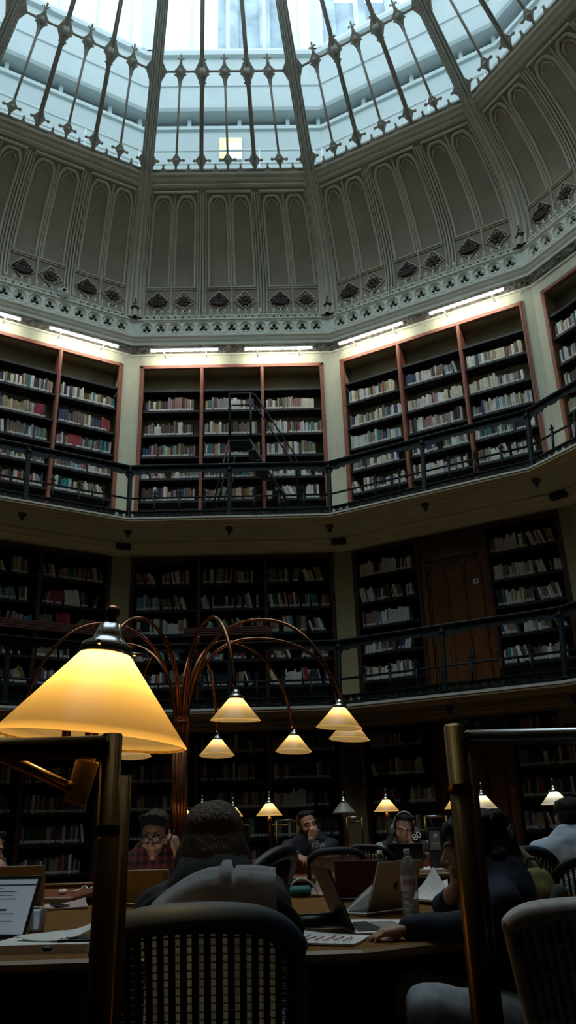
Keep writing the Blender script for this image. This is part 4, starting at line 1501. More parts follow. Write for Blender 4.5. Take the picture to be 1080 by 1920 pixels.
# small desk lamps further back
def desk_lamp(x, y, d, w, label, lit=True, m='opal_pale', zt=TZ, col=(1.0, 0.80, 0.46)):
    p = at(x, y, d)
    rb = w / FPX * d / 2
    sc_ = rb / 0.135
    t = thing('desk_lamp', label, 'lamp', (p.x, p.y, zt), 0, 'brass desk lamps')
    H = p.z - zt
    b = MB()
    b.lathe([(0.001, 0.03), (0.07, 0.03), (0.08, 0.012), (0.085, 0.0), (0.001, 0.0)], 18)
    b.build('base', M['brass'], t)
    b = MB()
    b.tube([(0, 0, 0.02), (0, 0, H + 0.06 * sc_)], 0.011, 8)
    b.build('stem', M['brass'], t)
    b = MB()
    b.lathe([(0.012, H - 0.09), (0.022, H - 0.085), (0.022, H - 0.02), (0.012, H - 0.015)], 12)
    b.build('lamp_holder', M['brass'], t)
    s = cone_shade('shade', 0.034 * sc_, rb, 0.118 * sc_, t, (0, 0, H), M[m], DESK_BULB * sc_, col, lit=lit)
    b = MB()
    b.lathe([(0.001, H + 0.235 * sc_), (0.012, H + 0.225 * sc_), (0.008, H + 0.20 * sc_), (0.014, H + 0.19 * sc_), (0.008, H + 0.165 * sc_)], 10)
    b.build('finial', M['chrome'], t)
    b = MB()
    b.tube([(-0.02, 0, H - 0.10), (0.18, 0.02, H - 0.10)], 0.006, 6)
    b.bevel_box((0.11, 0, H - 0.095), (0.16, 0.08, 0.008), 0.002)
    b.build('paper_rest', M['brass'], t)
    return t


desk_lamp(437, 1531, 9.6, 36, 'lit desk lamp just right of the long-haired woman\'s head')
desk_lamp(505, 1529, 8.8, 46, 'lit desk lamp left of the man in navy resting his chin on his hand')
desk_lamp(645, 1524, 9.4, 41, 'unlit desk lamp with bluish white shade before the pale corner pier', lit=False, m='opal_white')
desk_lamp(725, 1521, 9.2, 44, 'lit desk lamp with yellow shade above the man with headphones')
desk_lamp(858, 1516, 8.9, 46, 'lit desk lamp half hidden on the left of the right brass post')
desk_lamp(906, 1516, 8.4, 50, 'lit desk lamp showing just right of the right brass post', m='opal_white')
desk_lamp(1042, 1508, 8.2, 50, 'whitish lit desk lamp beside the man in white shirt', m='opal_white', col=(1.0, 0.9, 0.7))
desk_lamp(344, 1534, 9.8, 36, 'lit desk lamp half hidden behind the copper post')
desk_lamp(379, 1524, 9.9, 34, 'whitish desk lamp peeping over the long-haired woman\'s head', lit=False, m='opal_white')

# the big lamp beside the viewer
p = at(172, 1388, 1.45)
t = thing('desk_lamp', 'big glowing opal desk lamp close by on the left', 'lamp', (p.x, p.y, TZ), 0, 'brass desk lamps')
H = p.z - TZ
tilt = Matrix.Rotation(rad(6.0), 3, Vector((0, 1, 0)))
sh = cone_shade('shade', 0.042, 0.167, 0.156, t, (0, 0, H), M['opal'], NEAR_BULB, col=(1.0, 0.76, 0.36), tilt=tilt)
b = MB()
b.lathe([(0.001, 0.244), (0.009, 0.242), (0.0135, 0.234), (0.013, 0.225), (0.008, 0.220), (0.011, 0.214), (0.008, 0.207), (0.009, 0.197), (0.016, 0.190)], 14, rot=tilt)
b.build('finial', M['copper'], sh)
b = MB()
b.tube([(0.036, 0.02, 0.02), (0.030, 0.02, H - 0.06), (0.02, 0.01, H - 0.02), (0, 0, H + 0.02)], 0.008, 10)
b.build('stem', M['brass'], t)
b = MB()
b.lathe([(0.001, 0.03), (0.085, 0.03), (0.10, 0.012), (0.10, 0.0), (0.001, 0.0)], 20, c=(0.036, 0.02, 0))
b.build('base', M['brass'], t)
b = MB()
b.lathe([(0.001, H - 0.012), (0.012, H - 0.01), (0.013, H + 0.03), (0.008, H + 0.05)], 14)
b.tube([(-0.045, 0, H + 0.0), (-0.045, 0, H + 0.05)], 0.008, 8)
b.build('lamp_holder', M['brass'], t)
# the swinging arm with its wooden weight
q = at(-40, 1398, 1.30) - Vector((p.x, p.y, TZ))
e = at(133, 1478, 1.32) - Vector((p.x, p.y, TZ))
b = MB()
b.tube([q, e], [0.010, 0.0085], 10)
b.ball(e, 0.011, 8)
b.build('arm', M['brass'], t)
e2 = at(153, 1465, 1.33) - Vector((p.x, p.y, TZ))
rw = Matrix.Rotation(rad(14), 3, Vector((0, 1, 0)))
b = MB()
b.lathe([(0.001, -0.034), (0.016, -0.034), (0.0175, -0.031), (0.0185, 0.030), (0.017, 0.033), (0.001, 0.033)], 20, c=e2, rot=rw)
b.build('counterweight', mat('honey_wood_weight', (0.60, 0.36, 0.10), 0.4, noise=0.2, scale=20), t)
b = MB()
b.lathe([(0.010, 0.033), (0.014, 0.040), (0.012, 0.048), (0.001, 0.048)], 14, c=e2, rot=rw)
b.build('weight_cap', M['chrome'], t)

# ---------------------------------------------------------------- brass tube screens of the viewer's own desk
def post_x(x, y, d, top):
    q = at(x, y, d)
    return Vector((q.x, q.y, 0)), at(x, y, d).z if top is None else top


DN = 1.22
pl = at(210, 1384, DN)
t = thing('desk_screen', 'dark brass tube screen whose post stands in front of the big lamp', 'desk screen', (pl.x, pl.y, TZ), 0, 'brass tube desk screens')
Zt = pl.z - TZ
MB().tube([(0, 0, -TZ), (0, 0, Zt + 0.004)], 0.0155, 14).lathe([(0.001, Zt + 0.008), (0.0145, Zt + 0.006), (0.0155, Zt)], 14).build('post', M['dark_brass'], t)
MB().tube([(0.012, 0.05, -TZ), (0.012, 0.05, Zt - 0.05)], 0.011, 12).build('inner_post', M['dark_brass'], t)
MB().tube([(0, 0, Zt - 0.012), (-1.2, 0.02, Zt - 0.012)], 0.0165, 14).build('rail', M['dark_brass'], t)
MB().lathe([(0.0165, Zt - 0.135), (0.018, Zt - 0.13), (0.018, Zt - 0.126), (0.0165, Zt - 0.12)], 14).build('collar', M['dark_brass'], t)
pr = at(851, 1364, DN)
t = thing('desk_screen', 'brass tube screen whose tall post stands right of centre', 'desk screen', (pr.x, pr.y, TZ), 0, 'brass tube desk screens')
Zt = pr.z - TZ
MB().tube([(0, 0, -TZ), (0, 0, Zt)], 0.0165, 16).lathe([(0.001, Zt + 0.006), (0.013, Zt + 0.005), (0.0165, Zt)], 16).build('post', M['dark_brass'], t)
MB().tube([(0.022, 0.035, -TZ), (0.022, 0.035, Zt - 0.035)], 0.0125, 12).build('inner_post', M['dark_brass'], t)
MB().tube([(0.0, 0, Zt - 0.016), (1.2, 0.02, Zt - 0.016)], 0.012, 12).build('rail', M['chrome'], t)
MB().lathe([(0.0165, Zt - 0.095), (0.0185, Zt - 0.09), (0.0185, Zt - 0.086), (0.0165, Zt - 0.08)], 16).build('collar', M['dark_brass'], t)

# ---------------------------------------------------------------- tables and desks
RO, RI = 3.80, 1.62
t = thing('reading_table', 'large honey coloured reading table ring with laptops, papers and a water bottle', 'table', (0, 0, 0))
b = MB()
ang = [rad(-165 + 30 * i) for i in range(5)] + [rad(-35)]
side_f = lambda a: C15 / math.cos(a + rad(30)) if a > rad(-44) else 1.0      # the last side stops short
for i in range(5):
    a0, a1 = ang[i], ang[i + 1]
    pts = [(RI * side_f(a0) * math.cos(a0), RI * side_f(a0) * math.sin(a0)), (RO * side_f(a0) * math.cos(a0), RO * side_f(a0) * math.sin(a0)), (RO * side_f(a1) * math.cos(a1), RO * side_f(a1) * math.sin(a1)), (RI * side_f(a1) * math.cos(a1), RI * side_f(a1) * math.sin(a1))]
    b.add([(x, y, z) for z in (TZ - 0.035, TZ) for x, y in pts], [(0, 1, 2, 3), (7, 6, 5, 4), (0, 4, 5, 1), (1, 5, 6, 2), (2, 6, 7, 3), (3, 7, 4, 0)])
b.build('tabletop', M['tablewood'], t)
b = MB()
b.tube([(RO * side_f(a) * math.cos(a), RO * side_f(a) * math.sin(a), TZ - 0.018) for a in ang], 0.018, 6, smooth=False)
b.build('edge_trim', M['edge'], t)
b = MB()
for rr in (3.45, 1.9):
    for i in range(5):
        a0, a1 = ang[i], ang[i + 1]
        b.add([(r_ * math.cos(a), r_ * math.sin(a), z) for a in (a0, a1) for r_ in (rr, rr - 0.03) for z in (0.42, TZ - 0.035)], [(0, 1, 5, 4), (2, 6, 7, 3), (0, 4, 6, 2), (1, 3, 7, 5), (0, 2, 3, 1), (4, 5, 7, 6)])
b.build('apron', M['darkwood'], t)
for rr in (3.45, 1.9):
    for a in ang:
        MB().lathe([(0.001, 0), (0.035, 0), (0.045, 0.1), (0.035, 0.35), (0.05, 0.6), (0.05, TZ - 0.035)], 12, c=(rr * math.cos(a), rr * math.sin(a), 0)).build('leg', M['darkwood'], t)


t = thing('carrel_desk', 'dark small desk under the big lamp beside the viewer', 'desk', (-0.17, CAM.y + 1.32, 0))
MB().bevel_box((0, 0, TZ - 0.018), (1.46, 0.44, 0.034), 0.006).build('desktop', M['redwood'], t)
for sx in (-0.66, 0.60):
    for sy in (-0.17, 0.17):
        MB().bevel_box((sx, sy, (TZ - 0.036) / 2), (0.05, 0.05, TZ - 0.036), 0.006).build('leg', M['darkwood'], t)


def carrel(x0, x1, d0, d1, dp, label, zpan=0.865):
    """double reading desk with a low panel along it"""
    q0, q1 = at(x0, 1600, dp), at(x1, 1600, dp)
    w = q1.x - q0.x
    y0, y1, yp = CAM.y + d0, CAM.y + d1, CAM.y + dp
    t = thing('carrel_desk', label, 'desk', ((q0.x + q1.x) / 2, yp, 0), 0)
    MB().bevel_box((0, (y0 + y1) / 2 - yp, TZ - 0.02), (w, y1 - y0, 0.04), 0.008).build('desktop', M['redwood'], t)
    MB().bevel_box((0, 0, (zpan + 0.50) / 2), (w, 0.035, zpan - 0.50), 0.004).build('front_panel', M['redwood'], t)
    MB().bevel_box((0, 0, zpan + 0.008), (w + 0.02, 0.06, 0.018), 0.005).build('panel_cap', M['edge'], t)
    MB().bevel_box((0, y0 - yp + 0.01, TZ - 0.02), (w, 0.03, 0.045), 0.01).build('edge_trim', M['edge'], t)
    n = max(2, int(w / 1.1) + 1)
    for i in range(n):
        for yy in (y0 - yp + 0.06, y1 - yp - 0.06):
            MB().bevel_box((-w / 2 + 0.04 + (w - 0.08) * i / (n - 1), yy, 0.35), (0.06, 0.06, 0.70), 0.006).build('leg', M['darkwood'], t)
    return t


carrel(536, 1030, 7.15, 9.6, 7.75, 'long red-brown carrel desk where the man with headphones sits')
carrel(300, 528, 9.2, 10.4, 9.4, 'red-brown carrel desk behind the long-haired woman, lamps standing on it', 0.80)
carrel(60, 200, 5.6, 6.9, 6.6, 'dark desk on the left carrying a white mouse and cables', 0.76)
carrel(1010, 1110, 7.9, 9.0, 8.9, 'desk at the right edge under the whitish lamp', 0.78)


def frame(x0, x1, y, d, zb, label):
    a, c = at(x0, y, d), at(x1, y, d)
    t = thing('desk_divider', label, 'desk screen', (a.x, a.y, zb), 0, 'thin brass desk dividers in the distance')
    h = a.z - zb
    w = c.x - a.x
    MB().tube([(0, 0, 0), (0, 0, h)], 0.011, 8).build('post', M['brass'], t)
    MB().tube([(w, 0, 0), (w, 0, h)], 0.011, 8).build('post', M['brass'], t)
    MB().tube([(0, 0, h), (w, 0, h)], 0.010, 8).build('rail', M['chrome'], t)


frame(650, 678, 1533, 8.7, TZ, 'thin brass divider frame before the pale corner pier')
frame(796, 836, 1531, 8.2, TZ, 'thin brass divider frame right of the man with headphones')
frame(518, 558, 1539, 8.4, TZ, 'thin brass divider frame left of the man resting his chin')

# ---------------------------------------------------------------- chairs
def back_surface(w, h, u, v, wrap=0.07, lean=0.12, taper=0.86):
    """point on a curved chair back: u -1..1 across, v 0..1 up; x across, y towards the rear, z up"""
    hw = w / 2 * (taper + (1 - taper) * v)
    return Vector((hw * u, -wrap * u * u + lean * v, h * v))


def task_chair(name, label, loc, yaw, back_m, rim_m, w=0.46, bh=0.50, seat_z=0.46, style='slats', arms=False, grp='mesh backed office chairs', taper=0.86, top_curve=0.06, corner=6, cut=0.12):
    """office chair; yaw turns the sitter's facing direction away from +y"""
    t = thing(name, label, 'chair', loc, yaw, grp)
    # seat
    b = MB()
    prof = [(0.001, 0.06), (0.8, 0.06), (0.97, 0.045), (1.0, 0.02), (0.95, 0.0), (0.001, 0.0)]
    n = 28
    v = []
    for r, z in prof:
        for j in range(n):
            a = 2 * math.pi * j / n
            e = 2.0 / 3.2
            cx, cy_ = math.copysign(abs(math.cos(a)) ** e, math.cos(a)), math.copysign(abs(math.sin(a)) ** e, math.sin(a))
            v.append((cx * r * w * 0.5, cy_ * r * 0.23 + 0.22, seat_z - 0.06 + z - 0.015 * (cy_ * r) ** 2))
    b.add(v, [(i * n + j, i * n + (j + 1) % n, (i + 1) * n + (j + 1) % n, (i + 1) * n + j) for i in range(len(prof) - 1) for j in range(n)], 0, True)
    b.build('seat', M['black'], t)
    z0 = seat_z + 0.06
    tr = lambda u, vv, o=0.0: Vector((0, -0.06 - o, z0)) + Vector((1, -1, 1)) * back_surface(w, bh, u, vv, 0.07, 0.10, taper) + Vector((0, 0, -top_curve * u * u * vv)) if False else (lambda q: Vector((q.x, -0.05 - q.y - o, z0 + q.z - top_curve * u * u * vv)))(back_surface(w, bh, u, vv, 0.07, 0.10, taper))
    # rim
    path = [tr(-1, x) for x in zs(0, 1 - cut, 8)]
    uu = [-math.cos(math.pi * i / 40) for i in range(41)]
    path += [tr(q, 1 - cut * abs(q) ** corner) for q in uu] + [tr(1, x) for x in zs(1 - cut, 0, 8)]
    b = MB()
    rr = 0.010 if style == 'weave' else 0.017
    b.tube(path, rr, 10)
    top = [tr(0.99 * q, 0.985 - (cut - 0.01) * abs(q) ** corner, 0.004) for q in uu]
    b.tube(top, rr * 1.5, 10)
    b.build('back_rim', rim_m, t)
    # woven back
    b = MB()
    if style == 'weave':      # fine fabric net as one sheet with a crossing of threads
        N, K = 36, 34
        for i in range(N + 1):
            u = -0.98 + 1.96 * i / N
            b.tube([tr(u, x, 0.002) for x in zs(0.02, 0.96, 8)], 0.0032, 4, smooth=False)
        for j in range(K + 1):
            vv = 0.02 + 0.95 * j / K
            b.tube([tr(-0.98 + 1.96 * i / 10, vv, -0.002) for i in range(11)], 0.0032, 4, smooth=False)
        sheet = [tr(-0.98 + 1.96 * i / 12, 0.02 + 0.95 * j / 8, -0.006) for j in range(9) for i in range(13)]
        b.add(sheet, [(j * 13 + i, j * 13 + i + 1, (j + 1) * 13 + i + 1, (j + 1) * 13 + i) for j in range(8) for i in range(12)], 0, True)
    else:
        N = 17
        for i in range(N):
            u = -0.93 + 1.86 * i / (N - 1)
            b.tube([tr(u, x, 0.002) for x in zs(0.02, 0.93 - 0.1 * abs(u) ** 6, 8)], 0.0062, 6, squash=(1, 1))
        for j in range(30):
            vv = 0.03 + 0.88 * j / 29
            b.tube([tr(-0.95 + 1.9 * i / 12, vv, -0.004) for i in range(13)], 0.0016, 4, smooth=False)
    b.build('woven_back', back_m, t)
    b = MB()
    b.tube([(0, -0.05, seat_z - 0.07), (0, -0.14, seat_z - 0.03), tr(0, 0.15, 0.03), tr(0, 0.45, 0.02)], 0.022, 8)
    b.build('back_support', M['black'], t)
    b = MB()
    b.tube([(0, 0.2, 0.08), (0, 0.2, seat_z - 0.06)], 0.028, 12)
    b.build('gas_post', M['black'], t)
    for j in range(5):
        a = 2 * math.pi * j / 5 + 0.3
        e = Vector((math.cos(a), math.sin(a), 0))
        b = MB()
        b.tube([Vector((0, 0.2, 0.1)), Vector((0, 0.2, 0.075)) + e * 0.29], [0.026, 0.016], 8)
        lg = b.build('leg', M['black'], t)
        MB().tube([Vector((0, 0.2, 0.028)) + e * 0.29 + Vector((-e.y, e.x, 0)) * 0.012, Vector((0, 0.2, 0.028)) + e * 0.29 - Vector((-e.y, e.x, 0)) * 0.012], 0.028, 12).build('caster', M['black'], lg)
    if arms:
        for s in (-1, 1):
            b = MB()
            b.tube([(s * w * 0.5, 0.15, seat_z - 0.04), (s * (w * 0.5 + 0.04), 0.14, seat_z + 0.16)], 0.016, 8)
            b.bevel_box((s * (w * 0.5 + 0.04), 0.14, seat_z + 0.175), (0.07, 0.24, 0.03), 0.012)
            b.build('armrest', M['black'], t)
    return t


def floor_pt(x, d):
    q = at(x, 1600, d)
    return Vector((q.x, q.y, 0))


cz = at(385, 1683, 1.62).z
task_chair('office_chair', 'near office chair with blue-grey rim and dark woven back, bottom centre', floor_pt(381, 1.70), 0, M['chair_mesh'], M['chair_rim'], w=0.355, bh=cz - 0.54, taper=0.95, top_curve=0.02)
cz = at(400, 1650, 2.15).z
task_chair('office_chair', 'black office chair hidden under the grey coat of the long-haired woman', floor_pt(406, 2.30), 0, M['chair_mesh'], M['black'], w=0.42, bh=cz - 0.54)
cz = at(625, 1592, 7.0).z
task_chair('office_chair', 'empty grey mesh office chair in the middle distance before the red-brown desk', floor_pt(627, 6.95), 0.12, M['chair_grey'], M['chair_rim'], w=0.44, bh=cz - 0.52, taper=0.95, top_curve=0.02)
cz = at(690, 1585, 7.1).z
task_chair('office_chair', 'black slatted office chair behind the green bottle', floor_pt(690, 7.05), -0.3, M['chair_mesh'], M['black'], w=0.44, bh=cz - 0.52)
cz = at(1040, 1672, 1.5).z
task_chair('office_chair', 'grey fabric mesh office chair in the lower right corner', floor_pt(1172, 1.45), 0.10, M['chair_light'], M['chair_light'], w=0.50, bh=0.47, seat_z=cz - 0.53, style='weave', taper=0.60, top_curve=0.01, corner=14, cut=0.045)
cz = at(1045, 1606, 4.35).z
task_chair('office_chair', 'dark slatted office chair right of the olive bag', floor_pt(1066, 4.45) + Vector((0.12, 0, 0)), -0.15, M['chair_mesh'], M['black'], w=0.44, bh=cz - 0.52, arms=True)
cz = at(522, 1592, 3.3).z
task_chair('office_chair', 'tall black office chair beside the long-haired woman, draped in black', floor_pt(524, 3.2) + Vector((-0.12, 0, 0)), 1.2, M['black'], M['black'], w=0.42, bh=cz - 0.52)
cz = at(958, 1582, 4.9).z
task_chair('office_chair', 'office chair behind the profile woman with a pale coat over it', floor_pt(962, 4.6), 0.2, M['chair_mesh'], M['chair_rim'], w=0.42, bh=cz - 0.54)


# ---------------------------------------------------------------- things on the tables
def laptop(label, hinge, yaw, open_deg, w=0.31, dpt=0.215, body='silver', lid='silver', screen='screen_off', logo=None, tilt_lit=None):
    """hinge: middle of the hinge line; the keyboard lies towards local -y, the lid rises from the hinge"""
    t = thing('laptop', label, 'laptop', hinge, yaw, 'laptops on the tables')
    MB().bevel_box((0, -dpt / 2, 0.008), (w, dpt, 0.014), 0.003).build('base', M[body], t)
    b = MB()
    for r in range(5):
        for c in range(12):
            b.bevel_box((-w * 0.43 + w * 0.86 * c / 11, -0.03 - 0.019 * r, 0.0165), (w * 0.058, 0.015, 0.003), 0.001)
    b.build('keyboard', M['keys'], t)
    MB().box((0, -dpt * 0.78, 0.0153), (w * 0.32, dpt * 0.30, 0.001)).build('trackpad', M['grey'], t)
    rot = Matrix.Rotation(rad(open_deg - 90) * -1.0, 3, 'X')
    up = rot @ Vector((0, 0, 1))
    lidc = Vector((0, 0.002, 0.016)) + up * (dpt * 0.5)
    l = MB().bevel_box(lidc, (w, 0.007, dpt), 0.003, rot=rot).build('lid', M[lid], t)
    nrm = rot @ Vector((0, -1, 0))
    MB().box(lidc + nrm * 0.0042, (w * 0.985, 0.001, dpt * 0.97), rot=rot).build('bezel', M['keys'], l)
    MB().box(lidc + nrm * 0.0052, (w * 0.93, 0.001, dpt * 0.86), rot=rot).build('screen', M[screen], l)
    if logo == 'apple':
        o = []
        for i in range(40):
            a = 2 * math.pi * i / 40
            r = 0.016 * (1 - 0.10 * math.cos(2 * a) - 0.16 * max(0, math.sin(a)) ** 8 - 0.06 * max(0, -math.sin(a)) ** 10)
            x, z = r * math.cos(a), r * math.sin(a)
            dd = math.hypot(x - 0.021, z - 0.002)
            if dd < 0.011:
                x -= (0.011 - dd)
            o.append((-x, z))
        b = MB()
        b.extrude(o, lambda x, z, d: lidc - nrm * (0.0036 + d) + rot @ Vector((x, 0, z)), 0, 0.0012)
        b.extrude([(-0.001, 0.017), (-0.007, 0.024), (-0.006, 0.018)], lambda x, z, d: lidc - nrm * (0.0036 + d) + rot @ Vector((x, 0, z)), 0, 0.0012)
        b.build('logo', M['keys'], l)
    elif logo == 'word':
        b = MB()
        for i in range(7):
            b.box(lidc - nrm * 0.0042 + rot @ Vector((w * 0.30 - 0.008 * i, 0, dpt * 0.32)), (0.005, 0.001, 0.006 if i % 2 else 0.008), rot=rot)
        b.build('lid_lettering', M['grey'], l)
        MB().box(lidc - nrm * 0.0042 + rot @ Vector((-w * 0.42, 0, dpt * 0.12)), (w * 0.12, 0.001, dpt * 0.55), rot=rot).build('sticker', M['pinkish'], l)
    return t, lidc, rot, nrm, w, dpt


def tab(x, y, z=TZ):
    """point on the ring table seen at x, y, kept a hand's breadth inside its inner edge"""
    p = on_level(x, y, z)
    d = p.y - CAM.y
    while max(p.x * math.cos(rad(a)) + p.y * math.sin(rad(a)) for a in (-150, -120, -90, -60, -30)) < RI * C15 + 0.14 and d > 2.5:
        d -= 0.03
        p = at(x, y, d)
        p.z = z
    return p


# open laptop used by the profile woman: screen faces right
h0, h1 = tab(634, 1760), tab(662, 1741)
mid = (h0 + h1) / 2 + Vector((0.0, 0.035, 0))
laptop('open laptop under the navy-sleeved hand, black bezel, seen from its side', Vector((mid.x, mid.y, TZ)), math.atan2(-1, 0.12) + math.pi + 0.02, 112, 0.31, 0.215, 'silver', 'screen_dark', 'screen_off')
# silver laptop, lid towards us
h0, h1 = tab(703, 1716), tab(758, 1712)
laptop('silver laptop beside the water bottle, back of lid towards us', Vector(((h0.x + h1.x) / 2, (h0.y + h1.y) / 2, TZ)), math.pi + 0.75, 112, 0.30, 0.21, 'silver', 'silver', logo='apple')
# brown-backed laptop
h = tab(680, 1690)
laptop('laptop with dark red-brown lid behind the propped white paper', Vector((h.x, h.y, TZ)), math.pi - 0.25, 105, 0.26, 0.185, 'screen_dark', 'leather')
# plaid man's beige laptop
h = tab(279, 1681)
laptop('beige laptop of the man in plaid shirt, back of lid towards us', Vector((h.x, h.y - 0.02, TZ)), math.pi - 0.1, 108, 0.24, 0.17, 'beige', 'beige', 'screen_lit', logo='word')
# left laptops
h = tab(45, 1688)
laptop('warm silver laptop with dark fruit logo, far left, back of lid towards us', Vector((h.x - 0.0, h.y - 0.16, TZ)), math.pi + 0.12, 108, 0.30, 0.21, 'rose', 'rose', 'screen_lit', logo='apple')
h = on_level(-2, 1770, TZ)
t, lidc, rot, nrm, w, dpt = laptop('laptop showing a grey document, cut off by the left picture edge', Vector((h.x - 0.055, h.y, TZ)), -0.32, 112, 0.33, 0.215, 'silver', 'screen_dark', 'screen_doc')
b = MB()
b.box(lidc + nrm * 0.0060 + rot @ Vector((0, 0, dpt * 0.34)), (w * 0.93, 0.0006, 0.004), rot=rot)
for i in range(11):
    L = w * (0.7 if i % 4 else 0.5) * (0.9 + 0.1 * math.sin(i * 3))
    if i in (5,):
        continue
    b.box(lidc + nrm * 0.0060 + rot @ Vector((-w * 0.40 + L / 2, 0, dpt * 0.29 - 0.0125 * i)), (L, 0.0006, 0.0022 if i != 6 else 0.006), rot=rot)
b.build('document_text', M['screen_bar'], t)
# black laptop of the man with headphones
h = at(762, 1637, 7.45)
laptop('black laptop in front of the man with headphones', Vector((h.x, h.y, TZ)), math.pi, 100, 0.30, 0.215, 'screen_dark', 'screen_dark', 'screen_lit')


def sheet(label, x, y, w, l, yaw, curl=0.0, pile=0.002, name='paper_sheet', m='paper', cat='paper', grp='loose papers on the reading table', seed=1, marks=None, z=TZ, d=None):
    p = tab(x, y, z) if d is None else Vector((at(x, y, d).x, CAM.y + d, z))
    r = random.Random(seed)
    N = 8
    b = MB()
    def P(i, j, top):
        u, v = i / N - 0.5, j / N - 0.5
        lift = curl * max(0, (u + v)) ** 2 * 1.2 + curl * 0.25 * max(0, -u - 0.1) * 1.0 + 0.003 * math.sin(5 * u + seed) * math.sin(4 * v + 2 * seed) * (1 if curl else 0.3) + 0.003 * (1 if curl else 0.3)
        return (u * w, v * l, (lift + pile) if top else lift * (1 if curl else 0))
    top = [P(i, j, True) for j in range(N + 1) for i in range(N + 1)]
    bot = [P(i, j, False) for j in range(N + 1) for i in range(N + 1)]
    k = N + 1
    f = [(j * k + i, j * k + i + 1, (j + 1) * k + i + 1, (j + 1) * k + i) for j in range(N) for i in range(N)]
    f += [tuple(k * k + q for q in g[::-1]) for g in f]
    for i in range(N):
        for a, c in ((i, i + 1), (N * k + i + 1, N * k + i), ((i + 1) * k, i * k), (i * k + N, (i + 1) * k + N)):
            f.append((a, c, k * k + c, k * k + a))
    b.add(top + bot, f, 0, False)
    if marks:
        for q in range(7):
            ln = w * r.uniform(0.4, 0.75)
            yy = -l * 0.36 + l * 0.11 * q
            pts = [(-w * 0.38 + ln * s / 6, yy + r.uniform(-0.004, 0.004), pile + 0.008) for s in range(7)]
            b.tube(pts, 0.0018, 4, 1, smooth=False)
    o = b.build(name, [M[m], M[marks or 'keys']], loc=p, rotz=yaw)
    return tag(o, label, cat, grp)


sheet('flat white sheet lying behind the open laptop of the profile woman', 690, 1730, 0.20, 0.28, 1.35, 0.0, 0.002, seed=2)
sheet('notes covered in red handwriting at the right front table edge', 600, 1766, 0.21, 0.29, 1.2, 0.02, 0.005, seed=3, marks='redink')
sheet('pile of printed notes under the black pencil case', 596, 1742, 0.21, 0.30, 1.5, 0.0, 0.010, seed=4)
sheet('open magazine with curling pages right of the water bottle', 812, 1692, 0.22, 0.28, 0.4, 0.12, 0.008, seed=5)
sheet('stack of white papers on the table behind the magazine', 800, 1676, 0.24, 0.3, -0.2, 0.04, 0.012, seed=6)
sheet('white papers on the carrel desk right of the black laptop', 797, 1642, 0.30, 0.26, 0.1, 0.02, 0.02, seed=7, d=7.4)
sheet('crumpled pinkish tissue beside the teal pencil case', 596, 1680, 0.13, 0.12, 0.5, 0.10, 0.006, name='tissue', m='pinkish', cat='tissue', grp=None, seed=8)
sheet('pinkish loose papers with a dark phone on them, left table', 118, 1704, 0.24, 0.2, 0.3, 0.03, 0.008, seed=9, m='pinkish')
sheet('thick open note pad at the left front table edge', 95, 1778, 0.34, 0.26, -0.15, 0.0, 0.024, name='note_pad', cat='note pad', grp=None, seed=10)
sheet('loose white sheet sliding off the note pad, left table', 115, 1758, 0.21, 0.22, -0.5, 0.05, 0.003, seed=11, z=TZ + 0.026)
# propped open sheet of paper
p = tab(688, 1714)
a0, a1, a2, a3 = Vector((-0.10, 0.03, 0)), Vector((0.11, 0.02, 0)), Vector((0.085, 0.05, 0.125)), Vector((0.06, 0.06, 0.13))
b = MB()
b.add([a0, a1, a2, a3, a0 + Vector((0, 0.004, 0.002)), a1 + Vector((0, 0.004, 0)), a2 + Vector((0, 0.005, 0)), a3 + Vector((0, 0.005, 0)), Vector((-0.10, 0.10, 0.002)), Vector((0.10, 0.15, 0.002)), Vector((-0.10, 0.10, 0.006)), Vector((0.10, 0.15, 0.006))],
      [(0, 1, 2, 3), (7, 6, 5, 4), (0, 3, 7, 4), (1, 5, 6, 2), (0, 4, 5, 1), (3, 2, 9, 8), (7, 10, 11, 6), (2, 6, 11, 9), (3, 8, 10, 7), (8, 9, 11, 10)])
tag(b.build('paper_sheet', M['paper'], loc=p), 'folded white sheet propped up like a tent between the two laptops', 'paper', 'loose papers on the reading table')
# black pencil case
p = tab(600, 1738, TZ + 0.012)
t = thing('pencil_case', 'black pencil case lying on the printed notes', 'pencil case', p, 0.25)
b = MB()
b.tube([(-0.11, 0, 0.02), (-0.095, 0, 0.022), (0.095, 0, 0.022), (0.11, 0, 0.02)], [0.012, 0.026, 0.026, 0.012], 14, squash=(0.8, 1.25))
b.build('body', M['black'], t)
MB().tube([(-0.09, -0.008, 0.044), (0.09, -0.008, 0.044)], 0.003, 6).build('zip', M['grey'], t)
p = tab(563, 1682)
t = thing('pencil_case', 'teal pencil case with a white cord on the far side of the table', 'pencil case', p, 0.1)
b = MB()
b.tube([(-0.06, 0, 0.03), (-0.05, 0, 0.032), (0.05, 0, 0.032), (0.06, 0, 0.03)], [0.018, 0.034, 0.034, 0.018], 14, squash=(0.85, 1.2))
b.build('body', M['teal'], t)
MB().tube(bez((-0.05, 0, 0.06), (-0.02, 0, 0.12), (0.08, 0, 0.10), (0.10, 0.0, 0.01), 14), 0.005, 6).build('cord', M['label'], t)
